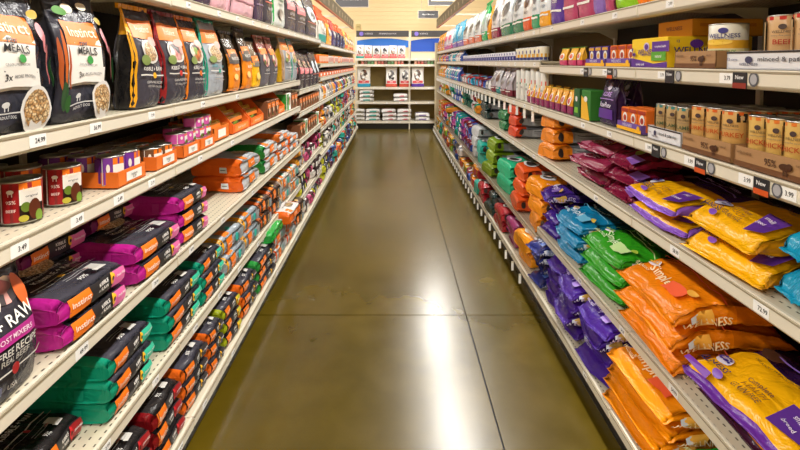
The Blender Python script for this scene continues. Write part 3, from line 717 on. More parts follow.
for k in range(3): onL(bx_b, S3+F_, 3.2+k*.11, 3.3+k*.11, L3)
dispenser(3.54, 3.78, 4)
bx_g = carton(.13, .14, .12, 'standL', 'e9ebe2', 'white food carton with green leaf side', [('F', 'r', -.6, 0, .35, .96, 'ink:2f9a3a'), ('F', 'e', .2, .1, .5, .5, DOG), ('L', 'r', 0, 0, .9, .9, 'ink:2f9a3a')])
onL(bx_g, S3+F_, 3.80, 3.94, L3); onL(bx_b, S3+F_, 3.96, 4.07, L3); onL(bx_b, S3+F_, 4.08, 4.2, L3)

# ---- left lower shelves: bags lying along the aisle, bottom end to the camera
def lieL(endc, look, seed, L=.29, W=.30, D=.068, top=CHR, band='ink:e36aa8', dot='ink:efb428', side=None, logo='Instinct'):
    return bag(W, L, D, 'block', 'lieL', top, look, seed=seed, zones=[(0, .07, None, endc), (.07, 1, 'RL', side or endc)], dec=[
        ('E', 'r', .3, .1, .1, .5, 'ink:'+endc), ('R', 'r', .07, .12, .84, .86, 'ink:2b292e'),
        ('R', 'r', -.55, .12, .27, .80, OG), ('R', 't', logo, -.55, .12, .023, 'fff0e0'),
        ('R', 'r', .06, .12, .34, .80, 'ink:2d2b2d'), ('R', 't', 'KIBBLE', .06, .38, .014, 'ece9e4'), ('R', 't', '+ RAW', .04, -.06, .014, 'ece9e4'), ('R', 'e', .33, .2, .07, .5, dot), ('R', 'e', .33, .2, .03, .2, 'ink:3a2a20'),
        ('R', 'r', .62, .12, .26, .80, band), ('R', 't', 'GRAIN-FREE', .62, .15, .010, 'fff6fa'),
        ('F', 'r', .30, .0, .012, .80, 'ink:d8d5ce'), ('F', 'r', .42, .0, .004, .84, 'ink:a9a6a0'), ('F', 'e', .36, -.15, .06, .07, dot),
        ('F', 't', 'KIBBLE + RAW', .10, .1, .028, 'f0ede6', 90), ('F', 't', 'GRAIN-FREE RECIPE', -.10, .0, .016, 'dad7d0', 90), ('F', 't', 'WITH REAL MEAT', -.22, .05, .012, 'c4c1ba', 90), ('F', 'r', .80, .3, .05, .16, 'ink:c9c6c0'), ('F', 't', '95%', .80, -.2, .02, 'd9d6d0', 90),
        ('F', 'r', .66, .30, .10, .14, 'ink:b9b6b0'), ('F', 't', 'USA', .66, .12, .012, 'd07a7a', 90), ('F', 'r', .68, -.15, .008, .3, 'ink:8d8a86'), ('F', 'r', .62, -.15, .008, .3, 'ink:8d8a86'),
        ('F', 'e', -.45, .1, .4, .45, KIB)], amp=.0042)
b_mag = lieL('b01f86', 'charcoal food bag with magenta end', 41)
b_teal = lieL('0f8f70', 'charcoal food bag with teal green end', 43, band='ink:39c4a0')
b_red = lieL('7d1218', 'black food bag with dark red end', 44, band='ink:a01c22', dot='ink:c8242c', top='2a2626')
b_orge = lieL('e2661a', 'charcoal food bag with orange end', 45, band='ink:3a3536', side='3a2c26')
b_lime = lieL('9aa61c', 'charcoal food bag with yellow green end', 46, band='ink:c8c030', side='3a372c')
b_grn = lieL('2a8a3a', 'dark food bag with green end', 47, band='ink:3a3536', side='2f3a30')
bigst = bag(.27, .17, .27, 'block', 'lieL', CHR, 'x', seed=1, amp=.003) if False else None
# near: one dark bag tipped up towards the camera
tip = bag(.29, .285, .10, 'stand', 'standL', '34323a', 'charcoal kibble and raw bag standing with purple stripe', seed=50, dec=[
    ('F', 'e', .55, .62, .3, .2, PINKF), ('F', 'e', .1, .55, .3, .2, 'ink:d9d0c0'), ('F', 'e', .8, .5, .12, .3, 'ink:d8652a'), ('F', 't', 'KIBBLE + RAW', .05, .22, .036, 'f2efe8'), ('F', 'r', .1, .0, .86, .10, 'ink:b02a86'), ('F', 't', 'RAW BOOST MIXERS', .1, .0, .017, 'f6e0ee'),
    ('F', 't', 'GRAIN-FREE RECIPE', .1, -.20, .022, 'cfccc6'), ('F', 't', 'WITH REAL BEEF', .1, -.32, .018, 'b9b6b0'), ('F', 'r', .1, -.48, .85, .012, 'ink:d9d6d0'), ('F', 'e', .3, -.48, .09, .09, 'ink:a82228'), ('F', 'r', -.2, -.7, .2, .08, 'ink:6d6f8a'), ('F', 't', 'USA', .2, -.7, .016, 'c9c6c0')], seal='2e2b2f')
onL(tip, S4+F_, .835, 1.125, L4, X=.865)
onL(b_mag, S4+F_, 1.18, 1.475, L4, 2, X=.855); onL(b_mag, S4+F_, 1.545, 1.86, L4, 2, X=.855); onL(b_mag, S4+F_, 1.875, 2.16, L4, 3, X=.855)
b_mag_shaded = lieL('6d1456', 'food bag with magenta end darkened as shade', 48)  # magenta bag again, its end colour darkened to paint the shade deep inside
for (a, c) in ((1.3, 1.6), (1.62, 1.9), (1.92, 2.2)):
    for k in range(3): put(b_mag_shaded, -(1.19), (a+c)/2+.01, S4+F_+k*.067, L4, 0, (.85, .95, 1), col=(a+c)/2, lev=k, nlev=3, row=1)
def lieplain(endc, topc, look, seed, L=.36, W=.32, D=.095, dec=(), side=None):
    return bag(W, L, D, 'block', 'lieL', topc, look, seed=seed, zones=[(0, .09, None, endc), (0, 1, 'RL', side or endc), (.9, 1, None, endc)], dec=[
        ('E', 'r', .25, .0, .14, .34, 'ink:dfe3e6'), ('E', 'r', .25, .0, .11, .05, 'ink:555555')]+list(dec), amp=.004)
OLAB = [('F', 'r', .7, -.5, .22, .16, OG), ('F', 'e', .4, .25, .3, .3, KIB), ('F', 't', 'healthy', .62, .2, .02, '5a5a5a', 90), ('F', 'r', .85, .1, .01, .6, 'ink:8a8a8a'), ('R', 'r', -.2, .3, .3, .5, OG), ('R', 't', 'Instinct', -.2, .3, .02, 'fff0e0'), ('F', 't', 'LIMITED INGREDIENT', .2, 0, .016, '7a7d80', 90)]
b_oend = lieplain('e8651a', 'b9bcc0', 'silver grey food bag with big orange end', 51, dec=OLAB, side='b9bcc0')
b_gend = lieplain('1c7d35', 'ccd0d2', 'pale grey food bag with deep green end', 52, dec=OLAB, side='ccd0d2')
b_wor = lieplain('e4702a', 'dcdde0', 'white food bag with orange end', 53, dec=OLAB, D=.07, side='dcdde0')
onL(b_oend, S4+F_, 2.68, 3.03, L4, 2, X=.86); onL(b_oend, S4+F_, 2.52, 2.86, L4, 1, X=1.05) if False else None
onL(b_gend, S4+F_, 3.13, 3.5, L4, 2, X=.86, T=.094); onL(b_wor, S4+F_, 3.54, 3.86, L4, 3, X=.86); onL(b_wor, S4+F_, 3.88, 4.2, L4, 2, X=.86)
# fifth shelf
onL(b_red, S5+F_, .90, 1.15, L5, 2, X=.87); onL(b_red, S5+F_, 1.17, 1.36, L5, 1, X=.93)
onL(b_teal, S5+F_, 1.375, 1.63, L5, 3, X=.855); onL(b_teal, S5+F_, 1.735, 2.05, L5, 3, X=.855); onL(b_teal, S5+F_, 2.07, 2.32, L5, 3, X=.855)
put(b_teal, -1.18, 1.55, S5+F_+.07*0, L5, 0, (.85, 1, 1), row=1); put(b_teal, -1.18, 1.9, S5+F_, L5, 0, (.85, 1, 1), row=1)
def strap(L=.33, c='a3acb4', e='e2a21c', look='', seed=0, D=.105, dots='ink:34b0a4'):
    return bag(.30, L, D, 'block', 'lieL', c, look, seed=seed, zones=[(0, .05, None, e), (.0, .02, None, c), (.95, 1, None, e)], dec=[
        ('F', 'r', 0, -.96, .98, .035, e), ('R', 'r', -.96, 0, .035, .9, e), ('F', 'r', .72, -.5, .2, .2, OG), ('F', 'e', .72, 0, .1, .12, dots), ('F', 't', 'raw boost', .3, 0, .03, '5d6468', 90), ('F', 't', 'HEALTHY WEIGHT', .5, .1, .014, '7d8488', 90), ('F', 'r', .1, .1, .01, .7, 'ink:7d8488'),
        ('R', 'r', -.55, .1, .25, .6, OG), ('R', 't', 'Instinct', -.55, .1, .022, 'fff0e0'), ('R', 'e', .1, .1, .12, .5, dots), ('R', 'r', .6, 0, .3, .5, 'ink:8d979c')], amp=.004)
g1 = strap(look='silver grey food bag bound with yellow edging', seed=61); g2 = strap(c='5a4a42', e='dc6a2a', look='dark brown food bag with orange rim', seed=62, dots='ink:caa25a')
g3 = strap(c='c9c6be', e='e0901c', look='pale grey food bag with orange yellow rim', seed=63); g4 = strap(c='d0d2d2', e='e45a1c', look='whitish food bag with thick orange rim', seed=64)
onL(g1, S5+F_, 2.36, 2.66, L5, 2, X=.86, T=.10); onL(g1, S5+F_, 2.68, 2.98, L5, 2, X=.86, T=.10); onL(g2, S5+F_, 3.0, 3.24, L5, 2, X=.86, T=.10); onL(g2, S5+F_, 3.26, 3.55, L5, 2, X=.86, T=.10); onL(g3, S5+F_, 3.58, 4.18, L5, 2, X=.86, T=.12) if False else (onL(g3, S5+F_, 3.57, 3.86, L5, 2, X=.86), onL(g3, S5+F_, 3.88, 4.18, L5, 2, X=.86))
# bottom shelf
XB = .815
onL(b_red, S6+F_, 1.30, 1.53, L6, 3, X=XB); onL(b_red, S6+F_, 1.54, 1.76, L6, 3, X=XB); onL(b_orge, S6+F_, 1.78, 2.02, L6, 3, X=XB)
onL(b_orge, S6+F_, 2.03, 2.20, L6, 3, X=XB); onL(b_lime, S6+F_, 2.22, 2.46, L6, 3, X=XB); onL(b_orge, S6+F_, 2.48, 2.74, L6, 3, X=XB)
onL(b_grn, S6+F_, 2.77, 3.16, L6, 3, X=XB); onL(g4, S6+F_, 3.2, 3.5, L6, 2, X=XB); onL(g4, S6+F_, 3.52, 3.85, L6, 2, X=XB); onL(g2, S6+F_, 3.87, 4.2, L6, 2, X=XB)
b_grn2 = lieplain('1f9a3a', '2a9a40', 'bright green food bag slipping out over the bottom lip', 66, L=.3, W=.2, D=.07)
put(b_grn2, -.80, 3.22, S6+.012, L6, 0, (1, 1, 1)); PLACED[-1][0].location = (-.90, 3.2, S6+.215)
b_tube = lieplain('e4661c', 'e2ddd8', 'white food bag with orange end jutting into the aisle', 67, L=.34, W=.22, D=.09, dec=OLAB)
put(b_tube, -.86, 3.55, S6+.218, L6, 0, (1, 1, 1)); 

# ---- left row, middle section 4.24-5.46 and far sections: smaller looking stock
PALS_L = [('4a3438', 'dark brown'), ('c8552a', 'burnt orange'), ('e9a23a', 'golden yellow'), ('e6e0d8', 'white'), ('b84a72', 'raspberry pink'), ('5a2a3a', 'wine red'), ('3a3a44', 'charcoal'), ('a9a4a2', 'silver grey'), ('2f9a86', 'teal'), ('c9c83a', 'lime yellow'), ('3a5a9a', 'blue'), ('b8242c', 'red')]
def farset(palette, side, oris, seed):
    out = {}
    for i, (c, nm) in enumerate(palette):
        c2 = palette[(i*5+3) % len(palette)][0]
        out[nm] = (bag(.23, .27, .1, 'stand', 'stand'+side, c, f'small {nm} standing bag', seed=seed+i, nv=8, dec=[('F', 'e', 0, .1, .6, .3, 'ink:'+c2), ('F', 'r', 0, .5, .8, .12, 'ink:f0ede6'), ('F', 'r', 0, -.5, .7, .05, 'ink:f0ede6')], seal=c),
                   bag(.34, .30, .115 if side == 'R' else .095, 'block', 'lie'+side, c, f'{nm} bag lying flat', seed=seed+50+i, nv=8, amp=.008, zones=[(0, .1, None, c2)] if side == 'L' else [(.9, 1, None, c2)], dec=[[('R', 'r', -.2, .1, .22, .5, 'ink:f0ede6'), ('R', 'e', .4, 0, .2, .6, 'ink:'+c2)], [('R', 'e', 0, 0, .3, .7, 'ink:'+c2), ('R', 't', 'Dog', 0, 0, .04, 'f0ede6')], [('R', 'r', .3, 0, .3, .8, 'ink:'+c2), ('R', 'e', -.4, .2, .14, .3, 'ink:f0ede6')]][i % 3]+[('F', 'r', .4, 0, .2, .5, 'ink:'+c2), ('F', 'e', .75, 0.3, .12, .2, 'ink:f0ede6')]))
    return out
FL = farset(PALS_L, 'L', 0, 200)
nmL = [p[1] for p in PALS_L]
def side_of(fn): return 'R' if fn is onR else 'L'
def fill(onfn, S, y0, y1, z, ph, names, mode, X, clear=.3, r=None):
    y = y0
    if y1 > 10.2 and side_of(onfn) == 'R' and y0 < 9.2 and mode == 'lie':
        fill(onfn, S, 9.25, y1, z, ph, ['gold', 'orange', 'gold', 'red'], mode, X, clear, r); y1 = 9.25
    while y < y1-.1:
        wd = r.uniform(.27, .36) if mode == 'lie' else r.uniform(.21, .27)
        if y+wd > y1: wd = y1-y
        nm = r.choice(names)
        if mode == 'stand': onfn(S[nm][0], z+F_, y, y+wd*.97, ph, X=X, zs=min(1, clear/.29)*r.uniform(.85, 1))
        elif mode == 'lie': 
            t_ = S[nm][1].tall*.98; n = max(1, min(4, int((clear-.01)/t_)-(r.random() < .3)))
            onfn(S[nm][1], z+F_, y, y+wd*.97, ph, n, X=X, T=t_, jit=.025, yaw=.12)
        y += wd
rf = random.Random(11)
MSH = ['on the small standing bags shelf', 'on the box shelf', 'on the lower box shelf', 'on the upper bag pile shelf', 'on the lower bag pile shelf', 'on bottom shelf']
def phL(k, far): return ['second', 'third', 'fourth', 'fifth', 'sixth', 'bottom'][k]+' shelf left '+('middle' if far == 0 else 'far')
fill(onL, {n_: (P_pinkband, None) for n_ in 'a'}, 4.3, 5.0, 1.325, phL(0, 0), ['a'], 'stand', .865, .34, rf)
fill(onL, {n_: (P_wpatch, None) for n_ in 'a'}, 5.0, 5.42, 1.325, phL(0, 0), ['a'], 'stand', .865, .32, rf)
for k in range(8): onL(bx_b, 1.12+F_, 4.3+k*.14, 4.3+k*.14+.12, phL(1, 0))
for k in range(8): 
    onL([bx_b, bx_g][k in (2, 7)], .87+F_, 4.3+k*.14, 4.3+k*.14+.12, phL(2, 0))
fill(onL, FL, 4.27, 5.44, .59, phL(3, 0), ['dark brown', 'wine red', 'charcoal', 'silver grey'], 'lie', .865, .24, rf)
fill(onL, FL, 4.27, 5.44, .33, phL(4, 0), ['dark brown', 'wine red', 'charcoal', 'dark brown'], 'lie', .865, .22, rf)
fill(onL, FL, 4.27, 5.44, .165, phL(5, 0), ['dark brown', 'charcoal', 'wine red'], 'lie', XB, .15, rf)
# far part: cans on 1.56, orange trays on 1.40, then bags
ocan = can(.05, .11, 'standL', 'e8661c', 'orange tub with yellow lid', [('F', 'r', 0, 0, .2, .6, 'ink:f7e6d0')], lidc='e9b81c', name='food_tub')
wcan = can(.05, .10, 'standL', 'd8d2ca', 'white tub with grey lid', [('F', 'r', 0, 0, .2, .6, 'ink:c04a3a')], name='food_tub')
y = 5.5
for k in range(36):
    P = ocan if k < 6 else rf.choice([wcan, wcan, ocan])
    onL(P, 1.56+F_, y, y+.12, phL(0, 1)); y += .132
ott = tray(.24, .2, .05, 'standL', 'e8681c', 'low orange display tray', [('F', 'r', 0, 0, .5, .6, WH)])
scp = smallcan('standL', '8a3a2a', 'small rust red can in an orange tray', 'a04a36')
y = 5.5
for k in range(18):
    onL(ott, 1.40+F_, y, y+.255, phL(1, 1), X=.87, yaw=0)
    for i in (-1, 1): put(scp, -.93, y+.1275+i*.055, 1.40+F_+.006, phL(1, 1), 0, (1, 1, 1.5))
    y += .267
fill(onL, FL, 5.5, 7.0, 1.12, phL(2, 1), ['white', 'golden yellow', 'silver grey', 'white'], 'stand', .865, .27, rf)
fill(onL, FL, 7.0, 10.3, 1.12, phL(2, 1), nmL, 'stand', .865, .27, rf)
fill(onL, FL, 5.5, 6.6, .80, phL(3, 1), ['white', 'raspberry pink', 'golden yellow', 'silver grey'], 'lie', .865, .30, rf)
fill(onL, FL, 6.6, 10.3, .80, phL(3, 1), ['dark brown', 'charcoal', 'golden yellow', 'burnt orange', 'wine red', 'red'], 'lie', .865, .30, rf)
fill(onL, FL, 5.5, 6.1, .49, phL(4, 1), ['lime yellow', 'white'], 'lie', .865, .29, rf)
fill(onL, FL, 6.1, 10.3, .49, phL(4, 1), ['dark brown', 'wine red', 'charcoal', 'golden yellow', 'burnt orange'], 'lie', .865, .29, rf)
fill(onL, FL, 5.5, 10.3, .165, phL(5, 1), ['teal', 'blue', 'white', 'golden yellow', 'lime yellow', 'charcoal', 'burnt orange'], 'lie', XB, .30, rf)
# ================================================================== right row
R1, R2, R3, R4, R5, R6 = ['top shelf right', 'second shelf right', 'third shelf right', 'fourth shelf right', 'fifth shelf right', 'bottom shelf right']
Z1, Z2, Z3, Z4, Z5, Z6 = [p[0]+F_ for p in SPEC_R]
PU = 'ink:5a2d91'; YL = 'f7b50d'
def sb(c, look, seed, H=.38, W=.2, top=None, bot=None, pic=None, word='', wc='f4f0ea', seal=None):
    z = []
    if top: z.append((.68, 1, None, top))
    if bot: z.append((0, .24, None, bot))
    return bag(W, H, .10, 'stand', 'standR', c, look, seed=seed, zones=z, nv=10, dec=[('F', 'e', 0, .12, .68, .32, pic or 'ink:f0ede6'), ('F', 't', word or 'Adult', 0, -.34, .03, wc), ('F', 'r', 0, -.62, .8, .03, 'ink:f0ede6'), ('F', 'e', 0, .5, .3, .09, 'ink:f0ede6')], seal=seal or top or c)
r_wteal = sb('dfe6ea', 'white food bag with teal foot', 301, bot='1f7d5a', pic=DOGG, word='Puppy', wc='4a6a7a')
r_wor = sb('e9e4de', 'white food bag with orange foot', 302, bot='e0561f', top='7ab8d8', pic=DOG, word='Adult', wc='5a5a5a')
r_wgr = sb('dfe8ec', 'pale blue white food bag with green foot', 303, bot='2f9a6a', pic=DOGG, word='Senior', wc='4a6a7a')
r_wye = sb('e6ecef', 'pale food bag with yellow foot', 304, bot='efa51c', pic=DOG, word='Adult', wc='4a6a7a')
r_pur = sb('5a3a9a', 'violet food bag', 305, pic='ink:7a5ab8', word='CORE')
r_pnk = sb('b8486e', 'raspberry pink food bag with printed lines', 306, pic='ink:c9688a', word='Simple')
r_lav = sb('b45a86', 'pink food bag with lavender foot', 307, bot='8a6ab8', pic='ink:c9789a', word='Simple')
r_lime = sb('b84a6a', 'pink food bag with lime green foot', 308, bot='8ac41f', pic='ink:c9688a', word='Grain Free')
r_orn = sb('ef7f14', 'bright orange food bag', 309, pic='ink:f4a03c', word='Simple')
r_yel = sb('f2b41c', 'golden yellow food bag', 310, pic='ink:5a3a8a', word='Health')
r_nav = sb('1f2a5a', 'navy blue food bag', 311, pic='ink:3a4a8a', word='CORE')
for px0, px1, P in [(499, 512, r_wteal), (512, 522.5, r_wteal), (522.5, 531, r_wor), (531, 538.5, r_wgr), (538.5, 549, r_wye), (549.5, 561.5, r_pur), (562, 576, r_pnk), (576, 592, r_pnk), (592, 603, r_lav), (603, 612, r_pnk), (612, 635, r_lime), (635, 645, r_orn), (645, 662, r_yel), (662, 682, r_nav), (684, 706, r_yel), (708, 735, r_nav)]:
    onR(P, Z1, RY(px1), RY(px0), R1, zs=1.1)
r_gold = sb('e79a28', 'golden orange food bag with picture', 312, H=.35, pic=DOG, word='Duck')
r_ros = sb('e9e0e4', 'white food bag with magenta print', 313, H=.36, bot='c43a86', pic='ink:d84a7a', word='Cat', wc='7a2a4a')
r_sky = sb('4ab4dc', 'sky blue food bag', 314, H=.38, pic='ink:a9def0', word='Cat', wc='1f4a7a', bot='7a5ab0')
r_wht = sb('e4eaea', 'white food bag with salmon foot', 315, H=.36, bot='e07a5a', pic=DOGG, wc='5a5a5a')
r_gtop = sb('cfe0dc', 'white green food bag with green crown', 316, H=.42, top='1fa35a', bot='2fb06a', pic='ink:a9d0c0', word='Cat', wc='3a6a5a')
r_mar = sb('e4dfe0', 'white food bag with maroon foot', 317, H=.42, bot='8a1f4a', pic=DOGG, wc='5a5a5a')
for px0, px1, P in [(437.7, 439.3, r_gold), (439.5, 441.3, r_gold), (441.5, 444, r_gold), (444.2, 447.5, r_ros), (447.7, 451.5, r_ros), (451.7, 456.5, r_sky), (456.8, 462.5, r_sky), (463, 467.5, r_wht), (468, 473.5, r_wht), (474, 480.5, r_wht), (481, 486.5, r_gtop), (487, 490, r_gold), (490.3, 498.5, r_mar)]:
    onR(P, Z1, RY(px1), RY(px0), R1, zs=1)

# ---- second shelf: pouches, cartons, cans in trays
lil = bag(.085, .10, .035, 'stand', 'standR', 'efb42a', 'little yellow and pink treat pouch', seed=330, nv=8, amp=.001, name='treat_pouch', cat='pouch', zones=[(0, .3, None, 'c83a6a')], dec=[('F', 'e', 0, .0, .6, .4, 'ink:f0ede6'), ('F', 'e', 0, .02, .4, .25, 'ink:e0561f')], seal='5f9a2a')
for px0, px1 in [(559, 567), (568, 576), (577, 582)]: onR(lil, Z2, RY(px1), RY(px0), R2)
def smallbox(c, look, c2):
    return carton(.062, .088, .05, 'standR', c, look, [('F', 'e', .1, .05, .6, .5, 'ink:f0ede6'), ('F', 'e', .1, .0, .4, .3, 'ink:'+c2), ('F', 'r', 0, .75, .9, .16, 'ink:'+c2)])
bpu = smallbox('4a2d8a', 'small violet food carton in a tray', 'd8a03a'); bor = smallbox('e8741c', 'small orange food carton in a tray', 'a8321f')
ptray = tray(.215, .16, .036, 'standR', '6a4aa0', 'violet and yellow cardboard tray', [('F', 'r', 0, -.55, 1, .42, 'ink:f2b41c'), ('F', 't', 'WELLNESS', -.1, .35, .018, 'd8d0ee'), ('F', 'e', .8, .1, .12, .6, 'ink:f2b41c')])
def boxtray(y0, y1, P, z, ph, n=3, X=.975):
    onR(ptray, z, y0, y1, ph, X=X, yaw=0)
    w_ = (y1-y0)/n
    for i in range(n):
        for r_ in (0, 1): put(P, X+.045+r_*.062, y0+(i+.5)*w_, z+.006, ph, 0, (1, min(1.05, w_*.9/.062), 1), row=r_)
boxtray(RY(603), RY(583.5), bpu, Z2, R2); boxtray(RY(629), RY(604), bor, Z2, R2)
bigy = carton(.265, .112, .30, 'standR', 'f2cc1a', 'large yellow box with violet foot and deer silhouette', [
    ('F', 'p', [(-1, -1), (1, -1), (1, -.62), (.3, -.75), (-.3, -.55), (-1, -.35)], PU), ('F', 'e', -.1, .42, .16, .3, 'ink:cfc0e0'), ('F', 'e', -.1, .42, .11, .2, 'ink:5a2d91'), ('F', 't', 'WELLNESS', -.1, .05, .028, '4a2a80'), ('F', 't', 'COMPLETE HEALTH', -.1, -.15, .010, '4a2a80'),
    ('F', 'r', .68, .40, .44, .34, PU), ('F', 't', 'complete health', .68, .40, .012, 'f0e8f8'), ('F', 'r', .6, -.25, .38, .30, 'ink:5aa42c'), ('F', 't', 'natural', .6, -.25, .016, 'f0f8e8'), ('F', 't', 'variety pack', -.4, -.8, .014, 'f0e8f8'),
    ('F', 'e', -.76, -.1, .09, .13, PU), ('F', 'r', -.79, -.3, .012, .25, PU), ('F', 'r', -.73, -.3, .012, .25, PU), ('F', 'r', -.83, .1, .02, .3, PU), ('F', 'e', -.84, .25, .05, .1, PU),
    ('R', 'e', -.35, .55, .16, .28, 'ink:5a2d91'), ('R', 't', 'WELLNESS', -.35, .10, .034, '3a2a70'), ('R', 't', 'COMPLETE HEALTH', -.35, -.16, .012, '5a4a80'), ('R', 'r', .3, .12, .3, .5, PU), ('R', 't', '12', -.8, .7, .014, '4a2a80')])
onR(bigy, Z2, RY(666), RY(629.5), R2, X=.975, yaw=0)
bigo = carton(.2, .06, .26, 'standR', 'e09a1c', 'flat golden box lying on the big yellow box', [('F', 't', 'WELLNESS', 0, 0, .02, '7a3a1a'), ('R', 'r', 0, .3, .8, .2, 'ink:c87a14')])
put(bigo, 1.19, 1.79, Z2+.114, R2, .04)
kdec = lambda n, w1: [('F', 'r', 0, -.72, 1, .28, 'ink:6d4526'), ('F', 't', '95%', .0, .1, .026, '4a2a16', 0, .85), ('F', 'e', .38, .05, .16, .35, 'ink:4a2a16'), ('F', 'r', .34, -.3, .02, .4, 'ink:4a2a16'), ('F', 'r', .42, -.3, .02, .4, 'ink:4a2a16'), ('F', 'e', .48, .25, .06, .25, 'ink:4a2a16'),
    ('F', 't', 'WELLNESS', -.68, .45, .011, '6a4a2a'), ('F', 't', 'natural', .75, .5, .010, '6a4a2a'), ('R', 't', 'turkey', 0, .1, .016, '4a2a16')]
ktray = tray(.24, .25, .056, 'standR', 'a98055', 'brown kraft can tray with hills and 95% print', kdec(0, ''))
wtray = tray(.24, .25, .05, 'standR', 'dcdce0', 'white can tray with thin dark handwriting', [('F', 'r', 0, .88, 1, .1, 'ink:2a2422'), ('F', 'e', -.5, .05, .08, .4, 'ink:3a3a5a'), ('F', 't', 'WELLNESS', -.5, -.45, .010, '3a3a5a'), ('F', 't', 'minced & pate', .1, .1, .017, '4a4a4e'), ('F', 't', 'for dogs', .62, .1, .014, '4a4a4e'), ('F', 't', '12 cans', -.85, .1, .010, '6a6a8a')])
def rcan(c, word, wc, band, look, bcol='1c1a18'):
    return can(.0375, .108, 'standR', c, look, [('F', 'r', 0, .86, .95, .10, 'ink:'+band), ('F', 'r', .26, .62, .12, .24, 'ink:'+bcol), ('F', 'e', .26, .66, .05, .08, 'ink:d9b98a'), ('F', 'r', .24, .56, .02, .06, 'ink:d9b98a'), ('F', 'r', .28, .56, .02, .06, 'ink:d9b98a'),
        ('F', 'e', 0, .42, .07, .13, 'ink:4a3a3a'), ('F', 't', 'WELLNESS', 0, .18, .009, '5a4a3a'), ('F', 't', 'ninety-five percent', 0, .0, .006, '8a7a6a'), ('F', 't', word, 0, -.32, .0185, wc), ('F', 'r', -.42, 0, .1, .7, 'ink:c0a070')])
cbeef = rcan('cfa878', 'BEEF', 'b03a24', 'c4281c', 'tan beef can with red rim'); cturk = rcan('d2a560', 'TURKEY', 'c4571c', 'd9621c', 'tan turkey can with orange rim')
cchk = rcan('d8b060', 'CHICKEN', 'b8471c', 'e07a2a', 'golden tan chicken can'); cgr = rcan('b89a68', 'LAMB', '4a5a3a', '3a8a8a', 'khaki lamb can with teal rim')
cyw = can(.052, .098, 'standR', 'e9e6d8', 'white and yellow stew can with violet lettering', [('F', 'r', 0, -.35, .95, .30, 'ink:e0a82c'), ('F', 'e', -.1, -.15, .25, .2, 'ink:f0c84a'), ('F', 'r', 0, -.78, .95, .22, 'ink:d8d0a0'), ('F', 'e', 0, .55, .08, .18, 'ink:3a3a8a'), ('F', 't', 'WELLNESS', 0, .22, .018, '3a3a7a'), ('F', 't', 'HEARTY CUTS', 0, .04, .008, '6a6a8a'), ('F', 't', 'IN GRAVY', 0, -.78, .014, '5a8a3a')])
def cantray(tr_, P, y0, y1, z, ph, rows=3, per=3, X=.975, tray_h=.006, lift=.0, rz=.55):
    onR(tr_, z, y0, y1, ph, X=X, yaw=0)
    w_ = (y1-y0)*.965-.012
    for i in range(per):
        for r_ in range(rows):
            put(P, X+.046+r_*.079, (y0+y1)/2-w_/2+(i+.5)*w_/per, z+.006+lift, ph, rz+rnd.uniform(-.12, .12), (min(1, w_/per/.0765),)*2+(1,), row=r_)
# beef cans stand in the white tray at the near end of the second shelf
onR(wtray, Z2, 1.02, 1.375, R2, X=.965, yaw=0)
for yy in (1.08, 1.165, 1.25): put(cbeef, 1.035, yy, Z2+.035, R2, .75, row=0)
for yy in (1.12, 1.21): put(cbeef, 1.13, yy, Z2+.035, R2, .75, row=1)
onR(ktray, Z2, 1.425, 1.64, R2, X=.975, yaw=0); put(cyw, 1.045, 1.475, Z2+.04, R2, .7)
# third shelf
cantray(ktray, cchk, 1.06, 1.325, Z3, R3, 3, 4, X=.965, lift=.03); cantray(ktray, cturk, 1.335, 1.57, Z3, R3, 3, 3, X=.965, lift=.035)
cantray(ktray, cchk, .80, 1.055, Z3, R3, 2, 3, X=.965, lift=.03)
cantray(wtray, cgr, 1.585, 1.80, Z3, R3, 3, 3, X=.975, lift=.02)
boxtray(1.86, 2.07, bor, Z3, R3, 3, X=.985)
pch = bag(.17, .225, .06, 'stand', 'standR', '33204a', 'dark violet upright pouch with pale paw emblem', seed=340, amp=.002, name='food_pouch', cat='pouch', dec=[('F', 'e', 0, .55, .2, .12, 'ink:cfc6dc'), ('F', 't', 'CORE', 0, .25, .03, 'b48ad8'), ('F', 'r', 0, .05, .8, .02, 'ink:9a7ac0'), ('F', 't', 'RawRev', 0, -.2, .034, 'e0d8ec'), ('F', 'r', 0, -.55, .8, .2, 'ink:5a2d91')], seal='33204a')
onR(pch, Z3, 2.09, 2.27, R3, X=.99); onR(pch, Z3, 2.12, 2.29, R3, X=1.08, look='dark violet pouch behind the upright one')
bgy = carton(.09, .15, .10, 'standR', '2f7a2a', 'green and yellow food carton', [('F', 'p', [(-1, -1), (.9, -1), (.3, .2), (-1, .6)], 'ink:efb82a'), ('F', 'e', 0, .4, .4, .2, WH)]); bgk = carton(.07, .15, .10, 'standR', '1f5a2a', 'dark green food carton', [('F', 'e', 0, .3, .4, .2, WH), ('F', 'r', 0, -.5, .6, .2, 'ink:7ac03a')])
onR(bgy, Z3, 2.30, 2.42, R3); onR(bgk, Z3, 2.44, 2.52, R3)
tall = bag(.075, .135, .04, 'stand', 'standR', 'e9a42a', 'small yellow and plum treat pouch', seed=341, nv=8, amp=.001, name='treat_pouch', cat='pouch', zones=[(0, .35, None, '8a2a5a')], dec=[('F', 'e', 0, .1, .6, .35, 'ink:f0ede6'), ('F', 'e', 0, .12, .4, .25, 'ink:c0392b')], seal='f2c84a')
for k in range(9): onR(tall, Z3, 2.55+k*.1, 2.55+k*.1+.088, R3, X=.97)
for k in range(5):
    onR(tall, Z3, 2.6+k*.15, 2.6+k*.15+.088, R3, X=1.06, look='yellow treat pouch in the row behind')
